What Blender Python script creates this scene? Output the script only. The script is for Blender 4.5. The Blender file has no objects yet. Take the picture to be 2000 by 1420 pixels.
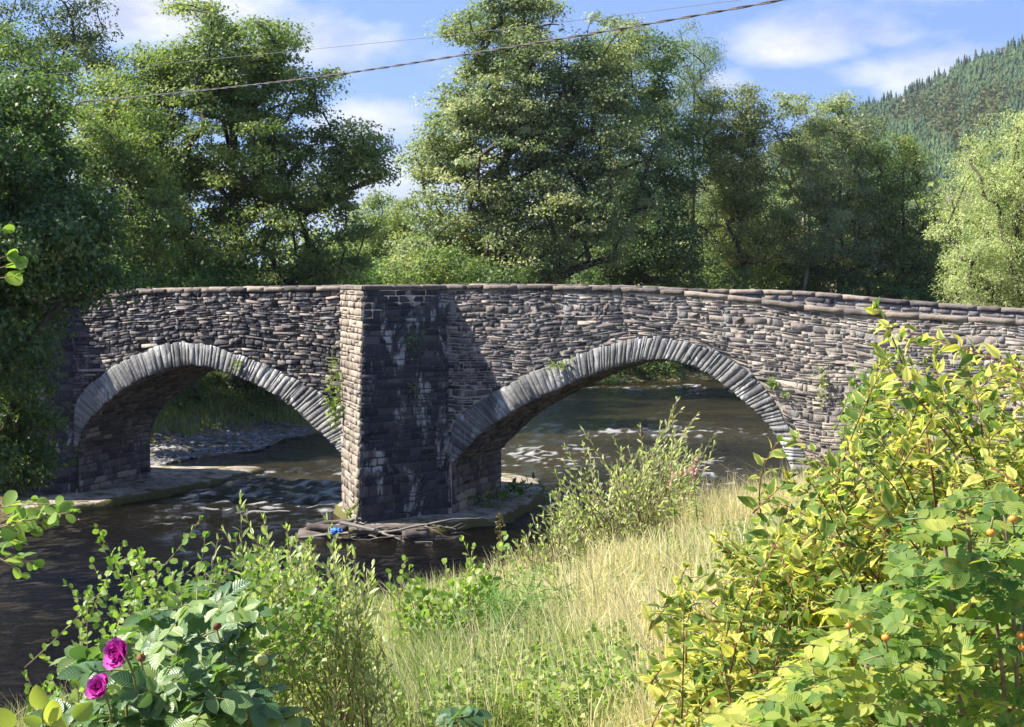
import bpy, bmesh, math, random
import numpy as np
from mathutils import Vector, Matrix, noise as mnoise

# ------------------------------------------------------------------ camera, sky, sun, exposure
SC = bpy.context.scene
COL = SC.collection
CAM_H = 6.1
FPX = 3000.0
TH = math.atan(180.0 / FPX)
cam_d = bpy.data.cameras.new('camera'); cam = bpy.data.objects.new('camera', cam_d)
COL.objects.link(cam); SC.camera = cam
cam.location = (0, 0, CAM_H); cam.rotation_euler = (math.pi / 2 - TH, 0, 0)
cam_d.sensor_width = 36.0; cam_d.lens = FPX / 2000.0 * 36.0
cam_d.clip_start = 0.05; cam_d.clip_end = 8000

SUN_DIR = Vector((-0.690, -0.06, 0.721)).normalized()      # towards the sun
SKY_STRENGTH = 0.125
EXPOSURE = 1.42
sun_d = bpy.data.lights.new('sun', 'SUN'); sun_d.energy = 5.0; sun_d.angle = math.radians(0.53)
sun_d.color = (1.0, 0.94, 0.84)
sun = bpy.data.objects.new('sun', sun_d); COL.objects.link(sun)
sun.rotation_euler = SUN_DIR.to_track_quat('Z', 'Y').to_euler()
sun.location = (-30, 0, 40)

world = bpy.data.worlds.new('World'); SC.world = world; world.use_nodes = True

def N(nt, typ, **kw):
    n = nt.nodes.new(typ)
    for k, v in kw.items():
        if k == 'inp':
            for i, val in v.items():
                n.inputs[i].default_value = val
        else:
            setattr(n, k, v)
    return n

def L(nt, a, b): nt.links.new(a, b)

def math_node(nt, op, a, b=None, c=None):
    n = nt.nodes.new('ShaderNodeMath'); n.operation = op
    for i, v in enumerate((a, b, c)):
        if v is None: continue
        if isinstance(v, (int, float)): n.inputs[i].default_value = v
        else: nt.links.new(v, n.inputs[i])
    return n.outputs[0]

def mixcol(nt, fac, a, b, blend='MIX'):
    n = nt.nodes.new('ShaderNodeMix'); n.data_type = 'RGBA'; n.blend_type = blend
    for i, v in ((0, fac), (6, a), (7, b)):
        if isinstance(v, (int, float)): n.inputs[i].default_value = v
        elif isinstance(v, tuple): n.inputs[i].default_value = v if len(v) == 4 else (*v, 1)
        else: nt.links.new(v, n.inputs[i])
    return n.outputs[2]

def ramp(nt, fac, stops, interp='LINEAR'):
    n = nt.nodes.new('ShaderNodeValToRGB'); cr = n.color_ramp; cr.interpolation = interp
    while len(cr.elements) < len(stops): cr.elements.new(0.5)
    for e, (p, c) in zip(cr.elements, stops):
        e.position = p
        e.color = (c, c, c, 1) if isinstance(c, (int, float)) else (*c, 1)
    nt.links.new(fac, n.inputs[0])
    return n.outputs[0]

def build_world():
    nt = world.node_tree; nt.nodes.clear()
    out = N(nt, 'ShaderNodeOutputWorld'); bg = N(nt, 'ShaderNodeBackground')
    tc = N(nt, 'ShaderNodeTexCoord'); sep = N(nt, 'ShaderNodeSeparateXYZ')
    L(nt, tc.outputs['Generated'], sep.inputs[0])
    x, y, z = sep.outputs
    # the blue of the upper air, reached sooner above the horizon than in the bare model
    zz = math_node(nt, 'MULTIPLY_ADD', z, 0.75, 0.30)
    cmb = N(nt, 'ShaderNodeCombineXYZ'); L(nt, x, cmb.inputs[0]); L(nt, y, cmb.inputs[1]); L(nt, zz, cmb.inputs[2])
    nrm = N(nt, 'ShaderNodeVectorMath', operation='NORMALIZE'); L(nt, cmb.outputs[0], nrm.inputs[0])
    sky = N(nt, 'ShaderNodeTexSky', sky_type='NISHITA'); sky.sun_disc = False
    sky.sun_elevation = math.asin(SUN_DIR.z); sky.sun_rotation = math.atan2(SUN_DIR.x, SUN_DIR.y)
    sky.air_density = 1.0; sky.dust_density = 0.35; sky.ozone_density = 2.2; sky.altitude = 60
    L(nt, nrm.outputs[0], sky.inputs[0])
    hs = N(nt, 'ShaderNodeHueSaturation', inp={0: 0.512, 1: 1.10, 2: 0.82}); L(nt, sky.outputs[0], hs.inputs['Color'])
    # clouds by azimuth and elevation (degrees)
    az = math_node(nt, 'MULTIPLY', math_node(nt, 'ARCTAN2', x, y), 57.2958)
    el = math_node(nt, 'MULTIPLY', math_node(nt, 'ARCSINE', z), 57.2958)
    cv = N(nt, 'ShaderNodeCombineXYZ')
    L(nt, math_node(nt, 'MULTIPLY', az, 0.10), cv.inputs[0]); L(nt, math_node(nt, 'MULTIPLY', el, 0.24), cv.inputs[1])
    n1 = N(nt, 'ShaderNodeTexNoise', inp={'Scale': 1.0, 'Detail': 7.0, 'Roughness': 0.58, 'Distortion': 0.25}); L(nt, cv.outputs[0], n1.inputs['Vector'])
    n2 = N(nt, 'ShaderNodeTexNoise', inp={'Scale': 2.6, 'Detail': 6.0, 'Roughness': 0.6}); L(nt, cv.outputs[0], n2.inputs['Vector'])
    n1f = n1.outputs[0]
    acc = None
    for (a, e, ra, re, w) in [(-12.5, 9.3, 3.6, 1.5, 1.05), (-7.2, 8.2, 2.8, 1.5, 0.75), (10.3, 8.0, 2.6, 1.0, 1.0), (12.7, 7.0, 2.2, 0.8, 0.75),
                              (8.0, 6.9, 1.5, 0.7, 0.8), (14.8, 6.8, 2.6, 1.1, 0.9), (13.4, 8.3, 1.4, 0.5, 0.5), (17.5, 10.3, 4.0, 0.55, 0.9), (-5.3, 5.6, 2.3, 0.9, 0.9),
                              (-3.8, 3.2, 5.0, 1.6, 0.95), (4, 2.5, 12, 1.8, 0.6), (-16, 4, 6, 2.5, 0.5), (40, 14, 12, 4, 0.8), (-45, 18, 14, 5, 0.8), (90, 20, 25, 6, 0.6), (-110, 24, 30, 7, 0.6), (180, 22, 30, 8, 0.6)]:
        da = math_node(nt, 'DIVIDE', math_node(nt, 'SUBTRACT', az, a), ra)
        de = math_node(nt, 'DIVIDE', math_node(nt, 'SUBTRACT', el, e), re)
        g = math_node(nt, 'MULTIPLY', math_node(nt, 'EXPONENT', math_node(nt, 'MULTIPLY', math_node(nt, 'ADD', math_node(nt, 'MULTIPLY', da, da), math_node(nt, 'MULTIPLY', de, de)), -1.0)), w)
        acc = g if acc is None else math_node(nt, 'MAXIMUM', acc, g)
    m = math_node(nt, 'ADD', acc, math_node(nt, 'MULTIPLY', math_node(nt, 'SUBTRACT', n1f, 0.51), 2.6))
    mask = ramp(nt, m, [(0.15, 0.0), (0.50, 0.55), (0.9, 0.97)])
    tone = mixcol(nt, ramp(nt, n2.outputs[0], [(0.35, 0.0), (0.62, 1.0)]), (2.0, 2.1, 2.6), (3.2, 3.25, 3.4))
    col = mixcol(nt, mask, hs.outputs[0], tone)
    L(nt, col, bg.inputs[0]); bg.inputs[1].default_value = SKY_STRENGTH
    L(nt, bg.outputs[0], out.inputs[0])
build_world()

SC.view_settings.view_transform = 'Standard'; SC.view_settings.look = 'None'
SC.view_settings.exposure = EXPOSURE; SC.view_settings.gamma = 1.0; SC.view_settings.use_curve_mapping = False
SC.render.engine = 'CYCLES'
SC.cycles.use_denoising = True
SC.cycles.max_bounces = 5; SC.cycles.diffuse_bounces = 2; SC.cycles.glossy_bounces = 2
SC.cycles.transmission_bounces = 4; SC.cycles.transparent_max_bounces = 6
SC.cycles.sample_clamp_indirect = 8.0; SC.cycles.caustics_reflective = False; SC.cycles.caustics_refractive = False

# ------------------------------------------------------------------ helpers
def at(px, py, Y):
    """The point of the place that the photograph shows at pixel (px, py), Y metres ahead."""
    a = (px - 1000) / FPX; b = (710 - py) / FPX
    dy = math.cos(TH) + b * math.sin(TH); dz = b * math.cos(TH) - math.sin(TH)
    t = Y / dy
    return Vector((a * t, Y, CAM_H + dz * t))

def pix(p):
    r = np.asarray(p, float) - np.array([0, 0, CAM_H])
    f = r[..., 1] * math.cos(TH) - r[..., 2] * math.sin(TH)
    up = r[..., 1] * math.sin(TH) + r[..., 2] * math.cos(TH)
    f = np.where(f < 0.05, 0.05, f)
    return 1000 + FPX * r[..., 0] / f, 710 - FPX * up / f

def tag(o, label=None, cat=None, group=None, kind=None):
    if label: o['label'] = label
    if cat: o['category'] = cat
    if group: o['group'] = group
    if kind: o['kind'] = kind
    return o

def link(name, me, parent=None, mat=None, loc=None):
    o = bpy.data.objects.new(name, me); COL.objects.link(o)
    if mat is not None and me is not None:
        if len(me.materials) == 0: me.materials.append(mat)
    if parent is not None: o.parent = parent
    if loc is not None: o.location = loc
    return o

def thing(name, base, label, cat, group=None):
    o = link(name, None, loc=base); o.empty_display_size = 0.2
    return tag(o, label, cat, group)

def mesh_np(name, verts, loops, starts, attrs=None, uv=None, smooth=False):
    me = bpy.data.meshes.new(name)
    verts = np.asarray(verts, np.float32).reshape(-1, 3); loops = np.asarray(loops, np.int32).ravel(); starts = np.asarray(starts, np.int32)
    me.vertices.add(len(verts)); me.vertices.foreach_set('co', verts.ravel())
    me.loops.add(len(loops)); me.loops.foreach_set('vertex_index', loops)
    me.polygons.add(len(starts)); me.polygons.foreach_set('loop_start', starts)
    if uv is not None:
        ul = me.uv_layers.new(name='uv'); ul.data.foreach_set('uv', np.asarray(uv, np.float32).ravel())
    me.update(calc_edges=True)
    for k, v in (attrs or {}).items():
        a = me.attributes.new(k, 'FLOAT', 'POINT'); a.data.foreach_set('value', np.asarray(v, np.float32))
    if smooth: me.polygons.foreach_set('use_smooth', np.ones(len(starts), bool))
    return me

def faces_np(faces):
    loops = [i for f in faces for i in f]
    st, k = [], 0
    for f in faces: st.append(k); k += len(f)
    return loops, st

def mesh_py(name, verts, faces, attrs=None, smooth=False):
    l, s = faces_np(faces)
    return mesh_np(name, verts, l, s, attrs, smooth=smooth)

def grid_mesh(name, P, attrs=None, smooth=True, flip=False):
    """P: rows x cols x 3"""
    r, c = P.shape[:2]
    i = np.arange((r - 1) * (c - 1)); a = (i // (c - 1)) * c + i % (c - 1)
    q = np.stack([a, a + 1, a + c + 1, a + c], 1)
    if flip: q = q[:, ::-1]
    return mesh_np(name, P.reshape(-1, 3), q, np.arange(len(q)) * 4, attrs, smooth=smooth)

def hash2(ix, iy, s=0):
    h = (ix.astype(np.int64) * 374761393 + iy.astype(np.int64) * 668265263 + s * 1274126177) & 0xFFFFFFFF
    h = ((h ^ (h >> 13)) * 1274126177) & 0xFFFFFFFF
    return ((h ^ (h >> 16)) & 0xFFFF) / 65535.0

def vnoise(x, y, s=0):
    x = np.asarray(x, float); y = np.asarray(y, float)
    ix = np.floor(x); iy = np.floor(y); fx = x - ix; fy = y - iy
    fx = fx * fx * (3 - 2 * fx); fy = fy * fy * (3 - 2 * fy)
    a = hash2(ix, iy, s); b = hash2(ix + 1, iy, s); c = hash2(ix, iy + 1, s); d = hash2(ix + 1, iy + 1, s)
    return (a * (1 - fx) + b * fx) * (1 - fy) + (c * (1 - fx) + d * fx) * fy

def fbm(x, y, s=0, o=4, g=0.5):
    v = 0; a = 1; t = 0
    for k in range(o):
        v = v + a * vnoise(np.asarray(x) * 2 ** k, np.asarray(y) * 2 ** k, s + k); t += a; a *= g
    return v / t

def sstep(a, b, x):
    t = np.clip((x - a) / (b - a), 0, 1); return t * t * (3 - 2 * t)

def u1(v):
    return v / math.sqrt(v[0] * v[0] + v[1] * v[1] + v[2] * v[2] + 1e-18)

def cross1(a, b):
    return np.array((a[1] * b[2] - a[2] * b[1], a[2] * b[0] - a[0] * b[2], a[0] * b[1] - a[1] * b[0]))

def unit(v):
    return v / np.maximum(np.linalg.norm(v, axis=-1, keepdims=True), 1e-9)

def tubes_mesh(name, paths, sides=5, base=(0, 0, 0), smooth=True):
    """paths: list of (points Nx3, radii N)"""
    V, Lp, St = [], [], []; off = 0; k = 0
    ang = np.arange(sides) * 2 * math.pi / sides
    ca, sa = np.cos(ang), np.sin(ang)
    for pts, rad in paths:
        pts = np.asarray(pts, float) - np.asarray(base); n = len(pts)
        d = np.gradient(pts, axis=0); d = unit(d)
        ref = np.array([0.31, 0.95, 0.05]) if abs(d[0][2]) > 0.8 else np.array([0, 0, 1.0])
        a = unit(np.cross(d, ref)); b = np.cross(d, a)
        ring = pts[:, None, :] + np.asarray(rad)[:, None, None] * (a[:, None, :] * ca[None, :, None] + b[:, None, :] * sa[None, :, None])
        V.append(ring.reshape(-1, 3))
        i = np.arange((n - 1) * sides); r = i // sides; c = i % sides; c2 = (c + 1) % sides
        q = np.stack([off + r * sides + c, off + r * sides + c2, off + (r + 1) * sides + c2, off + (r + 1) * sides + c], 1)
        Lp.append(q.ravel()); St.append(k + np.arange(len(q)) * 4); k += len(q) * 4
        cap = np.array([off + (n - 1) * sides + j for j in range(sides)]); Lp.append(cap); St.append(np.array([k])); k += sides
        cap = np.array([off + sides - 1 - j for j in range(sides)]); Lp.append(cap); St.append(np.array([k])); k += sides
        off += n * sides
    return mesh_np(name, np.concatenate(V), np.concatenate(Lp), np.concatenate(St), smooth=smooth)

def bez(p0, p1, p2, n=8):
    t = np.linspace(0, 1, n)[:, None]
    p0, p1, p2 = (np.asarray(p, float) for p in (p0, p1, p2))
    return (1 - t) ** 2 * p0 + 2 * t * (1 - t) * p1 + t * t * p2

# ---- leaves
def leaf_tmpl(profile, fold=0.25, curl=-0.15, wave=0.0):
    """profile: (t, half width) stations from base to tip; y along, x across, z normal."""
    V = [(0, 0, 0)]; UV = [(0.5, 0)]; F = []
    st = profile
    for k, (t, w) in enumerate(st):
        zc = curl * t * t
        wv = wave * (1 if k % 2 else -1)
        V += [(-w, t, zc + fold * w + wv), (0, t, zc), (w, t, zc + fold * w - wv)]; UV += [(0, t), (0.5, t), (1, t)]
    V.append((0, 1, curl)); UV.append((0.5, 1)); tip = len(V) - 1
    F += [(0, 2, 1), (0, 3, 2)]
    for k in range(len(st) - 1):
        a = 1 + 3 * k; b = a + 3
        F += [(a, a + 1, b + 1, b), (a + 1, a + 2, b + 2, b + 1)]
    a = 1 + 3 * (len(st) - 1)
    F += [(a, a + 1, tip), (a + 1, a + 2, tip)]
    return np.array(V, float), F, np.array(UV, float)

T_KITE = (np.array([(0, 0, 0), (.42, .5, .10), (0, 1, -.06), (-.42, .5, .10)], float), [(0, 1, 2, 3)], np.array([(0.5, 0), (1, .5), (0.5, 1), (0, .5)]))
T_TRI = (np.array([(-.36, .12, .0), (.40, .30, .05), (.02, 1, -.06)], float), [(0, 1, 2)], np.array([(0, 0), (1, .3), (.5, 1.0)]))
T_TRIN = (np.array([(-.13, .10, .0), (.15, .30, .03), (.0, 1, -.08)], float), [(0, 1, 2)], np.array([(0, 0), (1, .3), (.5, 1.0)]))
T_LANCE = (np.array([(0, 0, 0), (.16, .45, .04), (0, 1, -.08), (-.16, .45, .04)], float), [(0, 1, 2, 3)], np.array([(0.5, 0), (1, .5), (0.5, 1), (0, .5)]))
T_LOBED = (np.array([(0, 0, 0), (.50, .18, .05), (.28, .42, .08), (.46, .72, .02), (.12, .72, .05), (0, 1.02, -.05), (-.12, .72, .05), (-.46, .72, .02), (-.28, .42, .08), (-.50, .18, .05)], float),
           [(0, 1, 2, 8, 9), (2, 3, 4, 6, 7, 8), (4, 5, 6)], np.zeros((10, 2)))

def frames(ax, nrm):
    ax = unit(ax); x = unit(np.cross(ax, nrm)); n = np.cross(x, ax)
    return x, ax, n

def leaves_mesh(name, tmpl, pos, ax, nrm, size, tint, base=(0, 0, 0), smooth=False, extra=None):
    V, F, UV = tmpl
    x, y, n = frames(ax, nrm)
    size = np.asarray(size, float)
    P = (pos - np.asarray(base))[:, None, :] + size[:, None, None] * (V[None, :, 0:1] * x[:, None, :] + V[None, :, 1:2] * y[:, None, :] + V[None, :, 2:3] * n[:, None, :])
    l, s = faces_np(F); l = np.array(l); s = np.array(s)
    M = len(pos); nv = len(V)
    loops = (np.arange(M)[:, None] * nv + l[None, :]).ravel()
    st = (np.arange(M)[:, None] * len(l) + s[None, :]).ravel()
    attrs = {'tint': np.repeat(tint, nv)}
    for k, v in (extra or {}).items(): attrs[k] = np.repeat(v, nv)
    return mesh_np(name, P.reshape(-1, 3), loops, st, attrs, uv=np.tile(UV[l], (M, 1)), smooth=smooth)

# ------------------------------------------------------------------ materials
def new_mat(name):
    m = bpy.data.materials.new(name); m.use_nodes = True; nt = m.node_tree; nt.nodes.clear()
    out = N(nt, 'ShaderNodeOutputMaterial'); return m, nt, out

def principled(nt, color, rough=0.7, spec=0.3):
    b = N(nt, 'ShaderNodeBsdfPrincipled')
    if isinstance(color, tuple): b.inputs['Base Color'].default_value = (*color[:3], 1)
    else: L(nt, color, b.inputs['Base Color'])
    if isinstance(rough, (int, float)): b.inputs['Roughness'].default_value = rough
    else: L(nt, rough, b.inputs['Roughness'])
    b.inputs['Specular IOR Level'].default_value = spec
    return b

def objpos(nt):
    g = N(nt, 'ShaderNodeNewGeometry'); return g.outputs['Position']

def noise_tex(nt, vec, scale, detail=4, rough=0.55, mapping=None, dist=0.0):
    if mapping:
        mp = N(nt, 'ShaderNodeMapping', inp={3: mapping}); L(nt, vec, mp.inputs[0]); vec = mp.outputs[0]
    n = N(nt, 'ShaderNodeTexNoise', inp={'Scale': scale, 'Detail': detail, 'Roughness': rough, 'Distortion': dist}); L(nt, vec, n.inputs['Vector'])
    return n.outputs[0]

def bump(nt, h, strength, dist, normal=None):
    b = N(nt, 'ShaderNodeBump', inp={'Strength': strength, 'Distance': dist}); L(nt, h, b.inputs['Height'])
    if normal is not None: L(nt, normal, b.inputs['Normal'])
    return b.outputs[0]

def attr(nt, name):
    a = N(nt, 'ShaderNodeAttribute', attribute_name=name); return a.outputs['Fac']

def leaf_mat(name, stops, transl=0.4, rough=0.45, spec=0.35, spots=None, patch=None, patch_scale=0.35, edge=None, vein=None, tcol=None):
    """stops: colour ramp over each leaf's own tint; patch: a second colour that comes in clouds; edge: pale leaf margin."""
    m, nt, out = new_mat(name)
    t = attr(nt, 'tint'); col = ramp(nt, t, stops)
    if patch:
        nz = noise_tex(nt, objpos(nt), patch_scale, 2)
        col = mixcol(nt, ramp(nt, nz, [(0.47, 0.0), (0.62, patch[1])]), col, patch[0])
    nrm = None
    if edge or vein:
        uv = N(nt, 'ShaderNodeUVMap', uv_map='uv'); sp = N(nt, 'ShaderNodeSeparateXYZ'); L(nt, uv.outputs[0], sp.inputs[0])
        side = math_node(nt, 'MULTIPLY', math_node(nt, 'ABSOLUTE', math_node(nt, 'SUBTRACT', sp.outputs[0], 0.5)), 2.0)
        if edge:
            nz = noise_tex(nt, objpos(nt), 60, 2)
            e = math_node(nt, 'ADD', side, math_node(nt, 'MULTIPLY', math_node(nt, 'SUBTRACT', nz, 0.5), 0.9))
            e = math_node(nt, 'ADD', e, math_node(nt, 'MULTIPLY', math_node(nt, 'SUBTRACT', t, 0.5), edge[1]))
            col = mixcol(nt, ramp(nt, e, [(0.48, 0.0), (0.72, 1.0)]), col, edge[0])
        if vein:
            w = math_node(nt, 'SINE', math_node(nt, 'MULTIPLY', math_node(nt, 'SUBTRACT', sp.outputs[1], math_node(nt, 'MULTIPLY', side, 0.22)), vein))
            mid = ramp(nt, side, [(0.0, 0.0), (0.10, 1.0)])
            h = math_node(nt, 'MULTIPLY', math_node(nt, 'MULTIPLY_ADD', w, 0.5, 0.5), mid)
            nrm = bump(nt, h, 0.4, 0.0015)
    if spots:
        sn = noise_tex(nt, objpos(nt), spots[1], 3, .6)
        col = mixcol(nt, ramp(nt, sn, [(0.60, 0.0), (0.68, spots[2])]), col, spots[0])
    b = principled(nt, col, rough, spec)
    tr = N(nt, 'ShaderNodeBsdfTranslucent')
    tc = mixcol(nt, 1.0, col, tcol or (1.5, 1.7, 0.75), 'MULTIPLY'); L(nt, tc, tr.inputs[0])
    if nrm is not None: L(nt, nrm, b.inputs['Normal'])
    mx = N(nt, 'ShaderNodeMixShader', inp={0: transl}); L(nt, b.outputs[0], mx.inputs[1]); L(nt, tr.outputs[0], mx.inputs[2])
    L(nt, mx.outputs[0], out.inputs[0])
    return m

def plain_mat(name, c1, c2, scale=6, rough=0.8, bumpd=0.01, spec=0.25, mapping=None, c3=None):
    m, nt, out = new_mat(name)
    p = objpos(nt); nz = noise_tex(nt, p, scale, 6, 0.6, mapping)
    col = ramp(nt, nz, [(0.32, c1), (0.68, c2)] if c3 is None else [(0.3, c1), (0.5, c2), (0.7, c3)])
    b = principled(nt, col, rough, spec)
    if bumpd: L(nt, bump(nt, nz, 0.8, bumpd), b.inputs['Normal'])
    L(nt, b.outputs[0], out.inputs[0]); return m

def stone_mat(name, stops, stain=0.5, bumpd=0.012, rough=0.88, moss=0.0, lime=(0.30, 0.295, 0.285), lo=0.54):
    m, nt, out = new_mat(name)
    p = objpos(nt); t = attr(nt, 'tint')
    nz = noise_tex(nt, p, 9, 6, 0.65); fine = noise_tex(nt, p, 30, 6, 0.68)
    col = ramp(nt, math_node(nt, 'MULTIPLY_ADD', math_node(nt, 'SUBTRACT', nz, 0.5), 0.55, t), stops)
    col = mixcol(nt, ramp(nt, fine, [(0.35, 0.0), (0.75, 0.45)]), col, (0.5, 0.5, 0.5), 'OVERLAY')
    # pale lime runs and lichen, in ragged vertical streaks of their own
    st = noise_tex(nt, p, 2.6, 7, 0.68, (1.0, 1.0, 0.34), 0.4)
    col = mixcol(nt, ramp(nt, st, [(lo, 0.0), (lo + 0.07, stain)]), col, lime)
    li = noise_tex(nt, p, 13, 3, 0.6)
    col = mixcol(nt, ramp(nt, li, [(0.69, 0.0), (0.74, stain * 0.9)]), col, (0.36, 0.36, 0.34))
    dk = noise_tex(nt, p, 1.1, 5, 0.65, (1.0, 1.0, 0.5))
    col = mixcol(nt, ramp(nt, dk, [(0.52, 0.0), (0.70, 0.5)]), col, (0.022, 0.021, 0.025))
    if moss:
        ms = noise_tex(nt, p, 1.7, 6, 0.7)
        col = mixcol(nt, ramp(nt, ms, [(0.48, 0.0), (0.60, moss)]), col, (0.075, 0.085, 0.02))
    b = principled(nt, col, rough, 0.3)
    L(nt, bump(nt, math_node(nt, 'MULTIPLY_ADD', fine, 0.5, nz), 0.9, bumpd), b.inputs['Normal'])
    L(nt, b.outputs[0], out.inputs[0]); return m

M_STONE = stone_mat('slate_rubble', [(0.0, (0.034, 0.033, 0.042)), (0.35, (0.088, 0.082, 0.088)), (0.65, (0.18, 0.155, 0.142)), (1.0, (0.41, 0.35, 0.285))], 0.6, 0.03)
M_ASHLAR = stone_mat('shaded_slate_blocks', [(0.0, (0.026, 0.028, 0.040)), (0.5, (0.052, 0.054, 0.066)), (1.0, (0.115, 0.108, 0.11))], 0.95, 0.03, lime=(0.42, 0.415, 0.40), lo=0.555)  # cutwater's shaded face: its shade is put into this darker slate colour
M_VOUS = stone_mat('limewashed_slate', [(0.0, (0.07, 0.07, 0.075)), (0.4, (0.175, 0.172, 0.168)), (1.0, (0.33, 0.325, 0.31))], 0.85, 0.03, lime=(0.48, 0.475, 0.46), lo=0.52)
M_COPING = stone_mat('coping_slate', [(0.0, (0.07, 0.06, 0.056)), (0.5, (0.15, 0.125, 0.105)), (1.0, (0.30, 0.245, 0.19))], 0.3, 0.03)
M_BUFF = stone_mat('sunlit_slate_blocks', [(0.0, (0.14, 0.115, 0.09)), (0.5, (0.26, 0.215, 0.17)), (1.0, (0.38, 0.32, 0.25))], 0.4, 0.03)  # same slate made paler: sunlight on the cutwater's left face painted in
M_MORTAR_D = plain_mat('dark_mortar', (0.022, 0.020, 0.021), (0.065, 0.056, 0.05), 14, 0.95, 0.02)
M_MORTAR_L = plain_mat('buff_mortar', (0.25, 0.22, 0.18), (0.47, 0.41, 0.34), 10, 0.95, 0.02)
M_MORTAR_G = plain_mat('grey_mortar', (0.055, 0.055, 0.062), (0.12, 0.115, 0.115), 14, 0.95, 0.02)
M_CONCRETE = plain_mat('worn_concrete', (0.15, 0.13, 0.11), (0.33, 0.29, 0.24), 2.5, 0.9, 0.02)
M_BARK = plain_mat('bark', (0.035, 0.03, 0.022), (0.11, 0.09, 0.065), 9, 0.9, 0.02, mapping=(1, 1, 0.25))
M_BARK_PALE = plain_mat('pale_bark', (0.16, 0.135, 0.10), (0.36, 0.31, 0.24), 9, 0.9, 0.02, mapping=(1, 1, 0.25))
M_TWIG_RED = plain_mat('red_twig', (0.10, 0.035, 0.025), (0.22, 0.09, 0.05), 30, 0.6, 0)
M_TWIG_GREEN = plain_mat('green_twig', (0.10, 0.13, 0.04), (0.22, 0.20, 0.08), 30, 0.6, 0)
M_TWIG_BROWN = plain_mat('brown_twig', (0.12, 0.085, 0.055), (0.30, 0.22, 0.14), 30, 0.8, 0)
M_DRIFT = plain_mat('driftwood', (0.045, 0.035, 0.03), (0.17, 0.14, 0.12), 5, 0.85, 0.01, mapping=(0.4, 1, 1))
M_PLANK = plain_mat('grey_plank', (0.14, 0.125, 0.11), (0.28, 0.25, 0.22), 10, 0.85, 0.006, mapping=(0.15, 1, 1))
# ------------------------------------------------------------------ ground, river, hill
EDGE_R = np.array([(-22, 2), (-14, 8), (-10, 13), (-7, 18), (-4, 23.5), (-1, 28), (2.5, 31.5), (5.9, 33.6), (8.2, 38), (12.5, 46), (22, 58), (42, 72), (75, 86), (140, 105)], float)
EDGE_L = np.array([(140, 120), (75, 106), (30, 94), (16, 88.5), (8, 85.5), (2, 81), (-2, 72), (-5, 62), (-8.2, 55.5), (-8.6, 52), (-10.8, 49), (-11.3, 46), (-12.2, 40), (-12.4, 34), (-12.6, 29), (-15, 22), (-24, 14), (-40, 8)], float)
RIVER = np.concatenate([EDGE_R, EDGE_L])

def seg_dist(X, Y, poly, closed=False):
    best = np.full(X.shape, 1e9)
    n = len(poly)
    for i in range(n if closed else n - 1):
        a = poly[i]; b = poly[(i + 1) % n]; d = b - a
        t = np.clip(((X - a[0]) * d[0] + (Y - a[1]) * d[1]) / (d @ d), 0, 1)
        best = np.minimum(best, np.hypot(X - a[0] - t * d[0], Y - a[1] - t * d[1]))
    return best

def inside(X, Y, poly):
    c = np.zeros(X.shape, bool); n = len(poly); j = n - 1
    for i in range(n):
        xi, yi = poly[i]; xj, yj = poly[j]
        hit = ((yi > Y) != (yj > Y)) & (X < (xj - xi) * (Y - yi) / (yj - yi + 1e-9) + xi)
        c ^= hit; j = i
    return c

def ground_z(X, Y):
    X = np.asarray(X, float); Y = np.asarray(Y, float)
    ins = inside(X, Y, RIVER)
    dr = seg_dist(X, Y, EDGE_R); dl = seg_dist(X, Y, EDGE_L)
    near = 0.05 + np.minimum(0.29 * dr, 4.35) + 0.16 * (fbm(X * 0.5, Y * 0.5, 3) - 0.5) * np.clip(dr, 0, 2)
    gravel = np.exp(-(((X + 11.5) / 4.5) ** 2 + ((Y - 52.5) / 6.0) ** 2))
    left = 0.03 + np.minimum(0.05 * dl + 0.34 * np.maximum(dl - 3.2 * gravel - 0.3, 0), 3.6) + 0.2 * (fbm(X * 0.4, Y * 0.4, 9) - 0.5) * np.clip(dl, 0, 1.5)
    z = np.where(dr < dl, near, left)
    z = np.where(ins, -0.15 - 0.55 * np.clip(np.minimum(dr, dl) / 2.0, 0, 1), z)
    return z

def gz(x, y): return float(ground_z(np.array([x]), np.array([y]))[0])

def make_ground():
    fx = np.sinh(np.linspace(-7.2, 7.2, 190)); X1 = fx / np.abs(fx).max() * 1420
    fy = np.linspace(0, 1, 210); Y1 = -14 + 150 * fy + 1500 * np.maximum(fy - 0.55, 0) ** 4 / 0.45 ** 4
    X, Y = np.meshgrid(X1, Y1)
    Z = ground_z(X, Y) - 0.8 * sstep(150, 600, np.hypot(X, Y))
    m, nt, out = new_mat('ground')
    p = objpos(nt); n1 = noise_tex(nt, p, 0.9, 5, 0.6); n2 = noise_tex(nt, p, 14, 5, 0.7)
    base = ramp(nt, n1, [(0.35, (0.09, 0.11, 0.035)), (0.52, (0.22, 0.18, 0.08)), (0.68, (0.34, 0.27, 0.15))])
    base = mixcol(nt, ramp(nt, n2, [(0.4, 0.0), (0.7, 0.6)]), base, (0.09, 0.075, 0.045))
    b = principled(nt, base, 0.95, 0.1); L(nt, bump(nt, n2, 1.0, 0.05), b.inputs['Normal']); L(nt, b.outputs[0], out.inputs[0])
    tag(link('ground', grid_mesh('ground', np.stack([X, Y, Z], -1)), mat=m), 'grassy river banks and ground on both sides', 'ground', kind='structure')
make_ground()

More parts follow.
